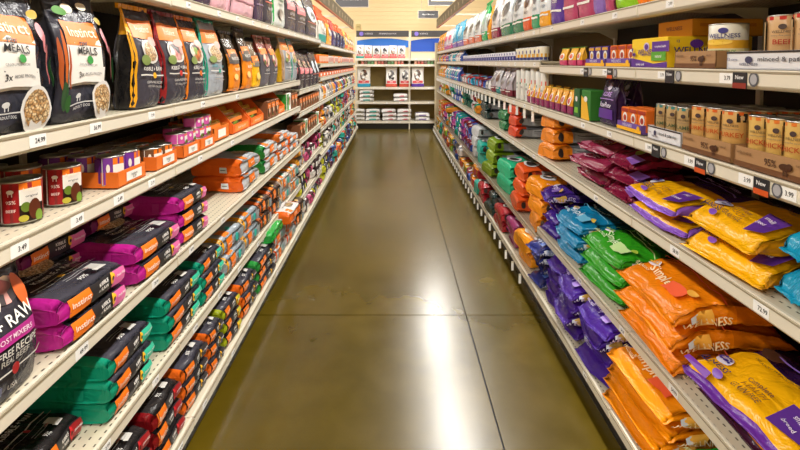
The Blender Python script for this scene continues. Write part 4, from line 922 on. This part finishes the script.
# white tubes with an orange red band
tube = can(.028, .245, 'standR', 'e9e8e2', 'tall white tube with orange red band', [('F', 'r', 0, .2, .98, .12, 'ink:e0481c'), ('F', 'r', 0, -.8, .98, .1, 'ink:d8d8d8'), ('F', 't', 'OIL', 0, -.2, .02, '8a8a8a')], lidc='e4e4de', name='supplement_tube'); tube.cat = 'bottle'
tube2 = can(.028, .225, 'standR', 'e6e8e4', 'tall white tube with small green band', [('F', 'r', 0, .1, .98, .07, 'ink:2f8a6a'), ('F', 't', 'OIL', 0, -.2, .02, '8a8a8a')], lidc='e4e4de', name='supplement_tube'); tube2.cat = 'bottle'
for k, yy in enumerate((3.11, 3.22, 3.34, 3.47, 3.6, 3.73)): put(tube if k % 2 == 0 else tube2, 1.0, yy, Z3, R3, .4, row=0)
def phR(k): return ['top', 'second', 'third', 'fourth', 'fifth', 'bottom'][k]+' shelf right far'
gp = sb('b0a8b0', 'grey and maroon picture bag', 350, H=.25, pic=DOGG, bot='7a2a3a', word='Cat'); gt = sb('c4c4ca', 'silver bag with teal foot', 351, H=.27, pic=DOG, bot='2a8a8a', word='Cat')
for k, P in enumerate([gp, gp, gt, gp]): onR(P, Z3, 3.86+k*.21, 3.86+k*.21+.2, phR(2), zs=.95)
# eye level: white-lidded violet cans and cyan boxes
vc = can(.042, .075, 'standR', 'e6e6ec', 'white can with deep blue foot', [('F', 'r', 0, -.45, .98, .5, 'ink:2a2a7a'), ('F', 'e', 0, .5, .1, .3, 'ink:4a4a9a'), ('F', 'e', 0, -.4, .08, .3, 'ink:b0b0d8')], lidc='e9e9ec')
vy = can(.034, .095, 'standR', 'e9e3cc', 'white can with yellow and blue foot', [('F', 'r', 0, -.3, .98, .3, 'ink:e0a82a'), ('F', 'r', 0, -.75, .98, .24, 'ink:2a3a7a'), ('F', 'e', 0, .3, .1, .3, 'ink:5a5a9a')], lidc='e9e9ec')
ZE = 1.585+F_
y = 3.10
while y < 6.6:
    P = vy if y < 3.75 else vc; onR(P, ZE, y, y+.09, phR(1)); y += .098
for k in range(14):
    put(vc, 1.08, 3.8+k*.2, ZE, phR(1), 0, row=1)
PALS_R = [('2fa0c8', 'cyan'), ('3a5ab0', 'royal blue'), ('c8323c', 'red'), ('2fa07a', 'sea green'), ('e6e4e4', 'white'), ('e8922a', 'orange'), ('6a3a9a', 'violet'), ('c0589a', 'orchid pink'), ('9aa0a8', 'silver grey'), ('1f5a4a', 'bottle green'), ('8a1f2f', 'maroon'), ('8ab03a', 'olive green'), ('e9b04a', 'gold')]
FR = farset(PALS_R, 'R', 0, 400)
allR = [p[1] for p in PALS_R]
fill(onR, FR, 6.7, 8.4, 1.585, phR(1), ['cyan', 'white', 'royal blue'], 'stand', .965, .19, rf)
fill(onR, FR, 8.4, 10.3, 1.585, phR(1), ['gold', 'orange', 'violet'], 'stand', .965, .19, rf)
# under eye level: red and grey piles then cyan/blue bags
fill(onR, FR, 4.72, 5.45, 1.285, phR(2), ['bottle green', 'silver grey', 'maroon'], 'lie', .965, .20, rf)
fill(onR, FR, 5.45, 7.0, 1.285, phR(2), ['red', 'red', 'white'], 'lie', .965, .2, rf)
fill(onR, FR, 7.0, 9.0, 1.285, phR(2), ['cyan', 'royal blue', 'silver grey'], 'stand', .965, .26, rf)
fill(onR, FR, 9.0, 10.3, 1.285, phR(2), ['gold', 'orange'], 'stand', .965, .26, rf)

# ---- fourth shelf of the right row: bags lying with their tops into the shelf
def faceR(c, look, seed, W=.40, H=.42, D=.085, top=None, side=None, dec=(), foot=None, shape='pillow', amp=.007, fz=.05):
    z = []
    if side: z.append((0, 1, 'RL', side))
    if top: z.append((.50, 1, None, top))
    if foot: z.append((0, fz, None, foot))
    return bag(W, H, D, shape, 'faceR', c, look, seed=seed, zones=z, dec=dec, amp=amp, nv=24)
def flower(cx, cy, ew, eh, c):
    o = [('F', 'e', cx, cy, ew*1.1, eh*1.1, 'ink:e8e2f0' if c != 'ink:dfe6f0' and c != 'ink:c9a0b0' else c), ('F', 'e', cx, cy, ew*.3, eh*.3, c)]
    for k in range(8):
        a = k*PI/4; o.append(('F', 'e', cx+ew*.62*math.cos(a), cy+eh*.62*math.sin(a), ew*.22, eh*.22, c if c != 'ink:c9a0b0' else 'ink:7d1838'))
    return o
YDEC = [('F', 'e', -.72, -.50, .13, .11, 'ink:e4dcf0')]+flower(-.72, -.50, .13, .11, 'ink:4a3a9a')+[('F', 't', 'WELLNESS', -.70, -.74, .030, '2a2a5a'), ('F', 'e', -.42, -.84, .10, .045, 'ink:7a4ab8'),
    ('F', 't', 'Complete', .02, -.60, .020, '7a4a2a'), ('F', 't', 'HEALTH', .05, -.70, .023, '9a6414'), ('F', 't', 'GRAIN FREE', .05, -.80, .019, '6a4a2a'), ('F', 'p', [(.50, -.88), (.93, -.80), (.90, -.42), (.44, -.48)], PU), ('F', 't', 'small', .69, -.58, .020, 'e8dcf4'), ('F', 't', 'breed', .69, -.72, .018, 'e8dcf4'),
    ('F', 't', 'DELICIOUS WHOLESOME INGREDIENTS', .1, -.22, .013, '5a3a14'), ('F', 'e', -.50, .02, .18, .13, 'ink:4a2a1a'), ('F', 'r', .2, .1, .7, .014, 'ink:8a6ac0'), ('F', 't', 'uniquely nourishing nutrition', .25, .22, .018, 'b8a0dc'), ('F', 't', 'SUPPORTS WHOLE BODY', .25, .38, .016, '9a80c4')]
y1_ = faceR(YL, 'yellow food bag with dark violet inner half', 360, top='2e1440', side='d58f0c', dec=YDEC)
b_teal1 = faceR('16308a', 'glossy teal and navy food bag with white paw emblem', 361, W=.30, H=.36, D=.12, top='101c4a', foot='1196bc', fz=.2, dec=flower(.4, -.2, .2, .16, 'ink:dfe6f0')+[('F', 't', 'WELLNESS', .3, -.5, .028, 'e6ecf4')], amp=.009)
onR(b_teal1, Z4, 1.04, 1.20, R4, 2, X=.985, T=.105)
onR(y1_, Z4, 1.215, 1.54, R4, 2, X=.955, T=.082, jit=.02, yaw=.08)
y2_ = faceR(YL, 'yellow food bag with violet lower edge', 362, W=.40, top='43206a', side='8a5ac8', dec=YDEC, foot='8a5ac8')
onR(y2_, Z4, 1.56, 1.92, R4, 2, X=.955, T=.068, jit=.015, yaw=.06)
MDEC = flower(-.1, .3, .16, .14, 'ink:c9a0b0')+[('F', 't', 'WELLNESS', -.1, .08, .03, 'cfaab4'), ('F', 't', 'CORE', -.4, -.5, .04, 'd8b4bc'), ('F', 'e', .4, -.6, .22, .14, 'ink:8aa03a'), ('F', 'r', .2, -.3, .5, .02, 'ink:b87a8a'), ('F', 'p', [(.3, -.95), (.95, -.95), (.95, -.7), (.45, -.75)], 'ink:8a5ab0')]
m1 = faceR('7d1838', 'maroon food bag with lime spot and pale emblem', 363, W=.36, D=.08, top='3a0d1c', dec=MDEC, amp=.015)
m2 = faceR('8a2244', 'maroon food bag with orange spot', 364, W=.36, D=.08, top='3a0d1c', dec=[('F', 'e', .3, -.5, .24, .18, 'ink:d8892a'), ('F', 't', 'CORE', -.3, -.5, .04, 'd8b4bc'), ('F', 'r', -.3, -.75, .5, .02, 'ink:d8b4bc'), ('F', 'p', [(-.95, -.95), (-.4, -.95), (-.5, -.7), (-.95, -.7)], 'ink:b0607a')], amp=.015)
onR(m1, Z4, 1.95, 2.22, R4, 3, X=1.0, T=.07, jit=.03, yaw=.14); onR(m2, Z4, 2.24, 2.56, R4, 3, X=.985, T=.07, jit=.03, yaw=.14)
def lieR(c, endc, look, seed, L=.28, W=.40, D=.09, dec=(), topf=None, ft=.2, en=.12):
    return bag(L, W, D, 'block', 'faceR', c, look, seed=seed, zones=[(0, en, None, endc), (0, ft, 'F', endc)]+([(0, .2, None, topf)] if topf else []), dec=list(dec)+[
        ('R', 'r', .1, .1, .44, .66, 'ink:a4a7ad'), ('R', 'r', .1, .3, .38, .06, 'ink:55585e'), ('R', 'r', .1, .0, .38, .03, 'ink:6a6d74'), ('R', 'r', .1, -.2, .30, .03, 'ink:6a6d74'), ('R', 'e', -.8, .1, .08, .5, 'ink:2a2020'),
        ('F', 'e', 0, -.5, .5, .3, 'ink:dcdcdc'), ('F', 'e', 0, -.5, .3, .2, 'ink:2a2424'), ('F', 't', 'INDOOR', 0, .1, .034, 'dcdce0'), ('F', 'r', 0, .35, .7, .02, 'ink:dcdce0')], amp=.0065, nv=10)
go = lieR('8f9196', 'e8861c', 'grey food bag with orange aisle end', 370, D=.098, en=.3, ft=.3); gr_ = lieR('8f9196', 'd8421c', 'grey food bag with red orange end', 371); gb = lieR('7d828a', '1f3a3a', 'slate grey bag with dark blue green end', 372); gg = lieR('a3a6aa', '1f7a4a', 'grey bag with green end', 373)
onR(go, Z4, 2.86, 3.13, R4, 3, X=.975, yaw=.06); onR(gr_, Z4, 3.72, 4.0, phR(3), 3, X=.975, yaw=.06)
onR(gg, Z4, 4.12, 4.40, phR(3), 2, X=.975, yaw=.06); onR(gb, Z4, 4.98, 5.30, phR(3), 3, X=.975, yaw=.06)
fill(onR, FR, 5.45, 6.6, .965, phR(3), ['bottle green', 'sea green', 'white', 'silver grey'], 'lie', .975, .3, rf)
fill(onR, FR, 6.6, 9.0, .965, phR(3), ['royal blue', 'cyan', 'violet', 'sea green'], 'lie', .975, .3, rf)
fill(onR, FR, 9.0, 10.3, .965, phR(3), ['gold', 'orange', 'violet', 'royal blue'], 'lie', .975, .3, rf)
# fifth shelf
y5 = faceR(YL, 'big golden yellow food bag with dark inner half', 380, W=.42, H=.44, top='2e1440', side='e09a0c', amp=.0075, dec=YDEC+[('F', 'p', [(-1, -.98), (-.45, -.98), (-.45, -.90), (-1, -.88)], 'ink:7a3ab0')], foot='6a2fa0', D=.09)
y5b = faceR('e9960f', 'squashed amber food bag under the yellow one', 381, W=.42, H=.42, side='3a1430', D=.07, foot='3a1430')
onR(y5b, Z5, 1.15, 1.50, R5, 1, X=1.0, T=.05); put(y5, 1.185, 1.32, Z5+.05, R5, .02, (1, .95, 1), lev=1, nlev=2)
SDEC = lambda c, wc, c2: flower(-.62, -.45, .11, .10, 'ink:'+c)+[('F', 't', 'Simple', -.12, -.60, .050, wc), ('F', 'r', .0, -.15, .95, .012, 'ink:'+c2), ('F', 'r', .42, -.66, .22, .12, 'ink:'+c2), ('F', 't', 'LIMITED INGREDIENT DIET', .0, .0, .016, wc), ('F', 'e', .7, -.5, .12, .08, 'ink:'+c), ('F', 't', 'WELLNESS', -.6, -.75, .020, wc),
    ('R', 'e', -.55, .3, .16, .9, 'ink:'+c), ('R', 't', 'WELLNESS', -.5, -.2, .035, wc), ('R', 'r', -.72, .3, .05, .3, 'ink:cfd6e4')]
o1 = faceR('f0860c', 'bright orange food bag with white script', 382, W=.40, H=.44, D=.095, dec=SDEC('f7b74a', 'fde3b8', 'f4643c'), top='d8740c', amp=.009)
onR(o1, Z5, 1.54, 1.98, R5, 3, X=.96, T=.088, jit=.02, yaw=.08)
gn = faceR('2f9a1c', 'bright green food bag with pale script', 383, W=.36, H=.40, D=.085, dec=SDEC('b8d84a', 'd8f0c0', 'bfe09a'), top='1f6a14', amp=.009)
onR(gn, Z5, 2.0, 2.40, R5, 3, X=.965, T=.078, jit=.02, yaw=.1)
bl = faceR('0f7fae', 'turquoise blue food bag with yellow sun mark', 384, W=.36, H=.40, D=.085, dec=SDEC('d8b84a', 'cfe6f4', '6ab8dc'), top='0b4a6a', amp=.009)
onR(bl, Z5, 2.42, 2.78, R5, 3, X=.965, T=.078, jit=.02, yaw=.1)
pp = faceR('3f2386', 'deep purple food bag with pale script', 385, W=.34, H=.40, D=.08, dec=SDEC('c8a04a', 'cfc0ee', '8a6ac0'), top='241050', amp=.009)
onR(pp, Z5, 2.80, 3.05, R5, 4, X=.97, T=.072, jit=.035, yaw=.18)
Z5F = .42+F_
of = lieR('9a9da2', 'ee8f14', 'grey bag with amber orange end', 386, D=.12, ft=.5, en=.2); rf_ = lieR('b03a2a', 'e2561c', 'red orange bag with white panel', 387, D=.115, ft=.5, en=.2); mint = lieR('8a9290', '25b886', 'grey bag with mint green end', 388, D=.135, ft=.5, en=.2); oli = lieR('80858a', '7a9a1c', 'grey bag with olive green end', 389, D=.125, ft=.5, en=.2); wsl = lieR('9fa3a8', 'c9cdd0', 'silver bag with white end', 390, D=.125); tq = lieR('8a9aa0', '1fb0a0', 'grey bag with turquoise end', 391, D=.125, ft=.5, en=.2)
for P, a, c, n in [(of, 3.06, 3.34, 3), (rf_, 3.52, 3.84, 3), (mint, 4.0, 4.42, 2), (oli, 4.62, 4.98, 3), (tq, 5.15, 5.5, 2), (wsl, 5.58, 5.9, 3)]:
    onR(P, Z5F, a, c, phR(4), n, X=.97, jit=.03, yaw=.14)
fill(onR, FR, 5.95, 10.3, .42, phR(4), ['red', 'royal blue', 'white', 'violet', 'orange', 'cyan', 'sea green', 'orchid pink', 'maroon'], 'lie', .975, .4, rf)
# bottom shelf
XBR = .90
SD2 = lambda: SDEC('f7b74a', 'fde3b8', 'f4643c')
ob = faceR('f08f0c', 'orange food bag with script and oval dark seal', 392, W=.36, H=.40, D=.08, dec=SD2()+[('F', 'e', -.5, .5, .2, .10, 'ink:5a3a14')], top='e0800c', amp=.009)
ob2 = faceR('1f8a2a', 'green food bag peeping out at the shelf end', 393, W=.3, H=.36, D=.08, dec=SDEC('b8d84a', 'd8f0c0', 'bfe09a'))
onR(ob2, Z6, 1.20, 1.50, R6, 2, X=.92); onR(ob, Z6, 1.53, 1.93, R6, 4, X=XBR+.005, T=.06, jit=.035, yaw=.09)
pb = faceR('43208a', 'violet food bag with gold sun mark', 394, W=.34, H=.40, D=.08, dec=SDEC('c8a04a', 'cfc0ee', '9a7ad0'), top='2a1258', amp=.009)
onR(pb, Z6, 1.96, 2.26, R6, 4, X=XBR, T=.068, jit=.04, yaw=.2); onR(pb, Z6, 2.28, 2.56, R6, 4, X=XBR, T=.068, jit=.04, yaw=.2); onR(pb, Z6, 2.58, 2.82, R6, 4, X=XBR, T=.066, jit=.025, yaw=.12)
nb = faceR('26307a', 'indigo blue food bag with pale emblem', 395, W=.34, H=.40, D=.08, dec=SDEC('8aa0c8', 'cfd6ee', '5a7ad0'), top='141a4a', amp=.009)
onR(nb, Z6, 2.84, 3.06, R6, 4, X=XBR, T=.068, jit=.04, yaw=.2)
oc = lieR('9a9da2', 'ef9a1c', 'grey bag with golden orange flap', 396, D=.105, ft=.5, en=.2); mg = lieR('a05a86', '9a2f6a', 'magenta pink food bag with white panel', 397, D=.09); rd = lieR('8d1a26', 'a8202c', 'crimson food bag with white sale panel', 398, D=.09, dec=[('F', 'r', .3, .3, .4, .3, 'ink:f0e0e0'), ('F', 't', 'NEW', .3, .3, .03, 'b01a26', -90)])
for P, a, c, n in [(oc, 3.12, 3.42, 2), (mg, 3.46, 3.74, 2), (rd, 3.80, 4.12, 2), (gb, 4.22, 4.52, 2), (rd, 4.6, 4.86, 2), (tq, 4.9, 5.16, 1)]:
    onR(P, Z6, a, c, phR(5), n, X=XBR, jit=.03, yaw=.12)
fill(onR, FR, 5.15, 10.3, .165, phR(5), ['maroon', 'royal blue', 'white', 'orange', 'silver grey', 'red', 'cyan', 'gold'], 'lie', XBR, .26, rf)

# stock on the nearest bays, partly outside the picture
for k, P in enumerate((P_pinkband, P_plum, P_wpatch, P_mauve)): onL(P, S1+F_, .62+k*.22, .82+k*.22, L1, zs=1.1)
onL(b_mag, S4+F_, .60, .82, L4, 2, X=.87, fit=False) if False else None
onL(b_teal, S5+F_, .61, .88, L5, 3, X=.86); onL(b_red, S6+F_, .78, 1.02, L6, 3, X=XB); onL(b_red, S6+F_, 1.03, 1.28, L6, 3, X=XB)
for yy in (.62, .75, .88): put(beef, -.939, yy, S3+F_, L3, -1.3)
for k, P in enumerate((r_pur, r_pnk, r_yel, r_lime)): onR(P, Z1, .64+k*.17, .80+k*.17, R1, zs=1.1)
onR(y2_, Z4, .64, 1.0, R4, 2, X=.96, T=.075); onR(gn, Z5, .66, 1.05, R5, 3, X=.965, T=.078); onR(pb, Z6, .66, 1.0, R6, 4, X=XBR, T=.068)
onR(bigy, Z2, .68, .96, R2, X=.975, yaw=0)
# ================================================================== display across the far end of the aisle
YB = 11.0; BX = [-.91, .375, 1.64]
bh = [.19, .645, .99, 1.525, 1.665]
BK = ['bottom shelf', 'fourth shelf down', 'third shelf down', 'narrow second shelf down', 'top shelf']
for i in (0, 1):
    r = empty('store_shelving', ((BX[i]+BX[i+1])/2, YB, 0)); xa = (BX[i]-BX[i+1])/2; xb = -xa
    b = MB(); b.box(xa+.01, xb-.01, .5, .52, .1, 2.0, PEGF if True else PEG); b.build('back_panel', r)
    for e in (xa+.018, xb-.018): b = MB(); b.box(e-.016, e+.016, .46, .54, 0, 2.3, LIP); b.build('upright', r)
    for e in ((xa+.012, xb-.014) if i == 0 else (xb-.014,)): b = MB(); b.box(e-.012, e+.012, .0, .03, 0, 2.16, LIP); b.build('front_post', r)
    b = MB(); b.box(xa, xb, .04, .06, 0, .15, mat('0c0b09', 'paint')); b.build('kick_plate', r)
    for h in bh:
        b = MB(); b.box(xa+.004, xb-.004, 0.005, .5, h-.02, h, LIP); sh = b.build('shelf', r)
        b = MB(); b.box(xa+.004, xb-.004, -.002, .005, h-.05, h+.004, mat('e3dccb', 'paint')); b.build('price_channel', sh)
        for k in range(4):
            o = bpy.data.objects.new('price_tag', price_mesh(rnd.choice(PRI), False, None)); C.objects.link(o); o.parent = sh; o.location = (xa+.15+k*.3, -.0025, h-.024); o.rotation_euler = (0, 0, -PI/2)
    # top header and blue picture board
    b = MB(); b.box(xa+.03, xb-.03, .0, .03, 2.165, 2.31, mat('3c3a3c', 'paint')); hd = b.build('header_board', r)
    b = MB(); b.add([(xa+.15+.05*math.cos(2*PI*k/14), -.002, 2.237+.05*math.sin(2*PI*k/14)) for k in range(14)], [tuple(range(14))], INK('7a68c8'))
    for s_, cx, sz in (('SCIENCE', xa+.32, .05),)+((('VETERINARIAN PICK', .12, .045),) if i == 0 else ()):
        vs, fs = text2d(s_); b.add([(cx+x*sz, -.003, 2.237+y_*sz) for x, y_ in vs], fs, INK('b9b6be'))
    b.build('header_lettering', hd)
    b = MB(); z0 = 1.83 if i == 1 else 1.93
    n = 14; top = [(xa+.03+(xb-xa-.06)*k/n, 2.085+.06*math.sin(PI*k/n)) for k in range(n+1)]
    b.prism([(xa+.03, z0)]+[(xb-.03, z0)]+top[::-1], .24, .25, 1, mat('2a78d8' if i == 0 else '2458c8', 'paint')); b.build('blue_picture_board', r)
    b = MB(); b.box(xa+.03, xb-.03, .26, .27, 1.67, 2.16, mat('efe0b8', 'card')); b.build('cream_backing_board', r)
    tag(r, 'shelving across the aisle end, %s, with dark header' % ('wide left bay' if i == 0 else 'right bay partly hidden'), 'shelving')
def dogbag(W, H, look, seed, foot, pic):
    return bag(W, H, .10, 'stand', 'back', 'e9e7e4', look, seed=seed, nv=10, zones=[(0, .16, None, foot)], dec=[('F', 'e', 0, .15, .55, .55, pic), ('F', 'e', 0, .42, .34, .24, pic), ('F', 'r', 0, -.5, .8, .12, 'ink:d8525a'), ('F', 't', 'Adult', 0, -.5, .035, 'ffffff')], seal='e9e7e4')
d1 = dogbag(.185, .34, 'white dog food bag with teal foot', 501, '2fa098', DOG); d2 = dogbag(.185, .33, 'white dog food bag with red foot', 502, 'e0686a', DOG); d3 = dogbag(.185, .32, 'white dog food bag with grey dog', 503, 'e8848a', DOGG)
PBK = 'top shelf of end display'
for k, P in enumerate([d1, d2, d3, d3, d2, d3]): put(P, -.80+k*.195, YB+.09, 1.67, PBK, 0, (1, 1, .9), col=k)
cupc = [can(.032, .075, 'back', c, f'small white and {n_} cup', [('F', 'r', 0, .3, .3, .3, 'ink:f4f0ea')], lidc='e9e4da', name='food_cup') for c, n_ in (('d0584a', 'red'), ('e0a07a', 'peach'), ('5a9a5a', 'green'), ('7a4a3a', 'brown'))]
for k in range(24):
    x = -.74+k*.078
    if -.15 < x-.39 < .04: continue
    put(cupc[(k*7+k//3) % 4], x, YB+.06, 1.53, 'second shelf of end display', 0, col=k)
e1 = dogbag(.31, .48, 'big white food bag with brown puppy and teal foot', 504, '2f9ac0', DOG); e2 = dogbag(.30, .46, 'big white food bag with grey dog', 505, 'd05a4a', DOGG); e3 = dogbag(.30, .47, 'big white food bag with dog and violet foot', 506, '5a3a9a', DOG)
for k, (P, x) in enumerate([(e1, -.71), (e2, -.06), (e2, .19+.04), (e3, .56)]): put(P, x+(.03 if k == 2 else 0), YB+.12, .995, 'third shelf of end display', 0, (.9 if k in (1, 2) else 1, 1, 1), col=k)
def fl(c, look, seed): return bag(.30, .30, .085, 'pillow', 'faceR', c, look, seed=seed, nv=8, amp=.003, dec=[('L', 'r', 0, 0, .6, .6, 'ink:d86a72')])
wfl = bag(.34, .34, .09, 'block', 'back', 'dcdad8', 'x', seed=510) if False else None
def flat(c2, look, seed):
    OR['flatB'] = Matrix(((1, 0, 0, 0), (0, 0, 1, 0), (0, -1, 0, 0), (0, 0, 0, 1)))
    return bag(.34, .36, .09, 'block', 'flatB', 'e2e0de', look, seed=seed, nv=8, amp=.003, zones=[(0, .04, None, 'd8d6d4')], dec=[('E', 'r', 0, .1, .5, .35, 'ink:'+c2), ('E', 'r', -.5, -.3, .3, .2, 'ink:8a8a8e'), ('F', 'r', 0, -.6, .8, .2, 'ink:'+c2)])
f1 = flat('3aa098', 'white bag lying flat with teal panel', 511); f2 = flat('b8606a', 'white bag lying flat with rose panel', 512); f3 = flat('7a6a9a', 'white bag lying flat with lilac panel', 513); f4 = flat('8a8a7a', 'white bag lying flat with dark print', 514)
for P, x, n, z, ph in [(f1, -.66, 3, .65, 'fourth shelf of end display'), (f2, .16, 2, .65, 'fourth shelf of end display'), (f4, -.86, 3, .195, 'bottom shelf of end display'), (f1, -.50, 3, .195, 'bottom shelf of end display'), (f2, -.12, 3, .195, 'bottom shelf of end display'), (f2, .24, 3, .195, 'bottom shelf of end display'), (f3, .68, 2, .195, 'bottom shelf of end display')]:
    for k in range(n): put(P, x+rnd.uniform(-.015, .015), YB+.19, z+k*.093, ph, 0, (1, 1, 1), col=x, lev=k, nlev=n)

# ================================================================== labels for everything placed
TENS = ['twentieth', 'thirtieth', 'fortieth', 'fiftieth']
def ordn(i):
    if i < 19: return ORD[i]
    t, u = divmod(i+1, 10)
    return TENS[t-2] if u == 0 else ['twenty', 'thirty', 'forty', 'fifty'][t-2]+ORD[u-1]
groups = {}
for p in PLACED: groups.setdefault((p[1], p[3]), []).append(p)
for (look, ph), ps in groups.items():
    cols = sorted(set(round(p[4], 2) for p in ps)); nl = {}
    for p in ps: nl.setdefault((round(p[4], 2), p[7]), []).append(p)
    end = 'end display' in ph
    for (c, row), q in nl.items():
        q.sort(key=lambda p: p[0].location.z)
        for k, p in enumerate(q):
            n = p[6] if p[6] > 1 else len(q)
            lev = p[5] if p[6] > 1 else k
            L_ = '' if n < 2 else 'bottom' if lev == 0 else 'top' if lev == n-1 else 'middle' if n == 3 else 'lower middle' if lev == 1 else 'upper middle'
            o_ = '' if len(cols) < 2 else ordn(cols.index(c))
            r_ = '' if not row else [' behind', ' behind', ' third back', ' at back'][min(3, row)]
            if L_ and o_: pos = f'{L_} of {o_} stack'
            elif L_: pos = f'{L_} of stack'
            elif o_: pos = f'{o_} {"from left" if end else "nearest"}' if cols.index(c) else ('leftmost' if end else 'nearest')
            else: pos = ''
            p[0]['label'] = look+(', '+pos if pos else '')+r_+', '+ph
            p[0]['category'] = p[2]; p[0]['group'] = p[2]+'s on the '+ph
nw = lambda t: len(t.replace('-', ' ').split())
_long = [p[0]['label'] for p in PLACED if nw(p[0]['label']) > 16]
print('PLACED', len(PLACED), 'LONG', len(_long), sorted(set(p[1] for p in PLACED if nw(p[0]['label']) > 16)))
_u = {}
for p in PLACED: _u[p[0]['label']] = _u.get(p[0]['label'], 0)+1
print('DUP', [(k, v) for k, v in _u.items() if v > 1][:15])
# past three hundred lying bags in view the smallest, farthest ones become one piece of stock
import numpy as np
lying = [p for p in PLACED if p[0].name.startswith('pet_food_bag')]
lying.sort(key=lambda p: p[0].location.y)
rest = lying[300:]
print('LYING', len(lying), 'STANDING', len([p for p in PLACED if p[0].name.startswith('standing')]))
if rest:
    co = []; li = []; ls = []; mi = []; sm = []; mats = []; nv_ = 0
    cache = {}
    for p in rest:
        o = p[0]; o_m = Matrix.LocRotScale(o.location, o.rotation_euler, o.scale)
        for q in [o]+[c for c in bpy.data.objects if False]+[c for c in o.children]:
            me = q.data
            if me.name not in cache:
                v = np.empty(len(me.vertices)*3, np.float32); me.vertices.foreach_get('co', v)
                l = np.empty(len(me.loops), np.int32); me.loops.foreach_get('vertex_index', l)
                t = np.empty(len(me.polygons), np.int32); me.polygons.foreach_get('loop_total', t)
                i_ = np.empty(len(me.polygons), np.int32); me.polygons.foreach_get('material_index', i_)
                mp = []
                for m_ in me.materials:
                    if m_ not in mats: mats.append(m_)
                    mp.append(mats.index(m_))
                cache[me.name] = (v.reshape(-1, 3), l, t, np.array(mp, np.int32)[i_])
            v, l, t, i_ = cache[me.name]
            M4 = np.array(o_m); co.append(v @ M4[:3, :3].T+M4[:3, 3]); li.append(l+nv_); ls.append(t); mi.append(i_); nv_ += len(v)
    for p in rest:
        o = p[0]
        for c in list(o.children): bpy.data.objects.remove(c)
        bpy.data.objects.remove(o)
    co = np.concatenate(co).astype(np.float32); li = np.concatenate(li); ls = np.concatenate(ls); mi = np.concatenate(mi)
    me = bpy.data.meshes.new('far_bag_stock'); me.vertices.add(len(co)); me.vertices.foreach_set('co', co.ravel())
    me.loops.add(len(li)); me.loops.foreach_set('vertex_index', li.astype(np.int32)); me.polygons.add(len(ls))
    me.polygons.foreach_set('loop_start', (np.cumsum(ls)-ls).astype(np.int32))
    for m_ in mats: me.materials.append(m_)
    me.polygons.foreach_set('material_index', mi.astype(np.int32)); me.polygons.foreach_set('use_smooth', np.ones(len(ls), bool)); me.update(calc_edges=True); me.validate()
    o = bpy.data.objects.new('far_bag_stock', me); C.objects.link(o)
    tag(o, 'many small colourful bags heaped on the farthest lower shelves of both rows', 'bags'); o['kind'] = 'stuff'
    gone = set(id(p) for p in rest)
for P in PROTOS:
    if not P.used:
        for c in P.kids: bpy.data.objects.remove(c)
        bpy.data.objects.remove(P.root)
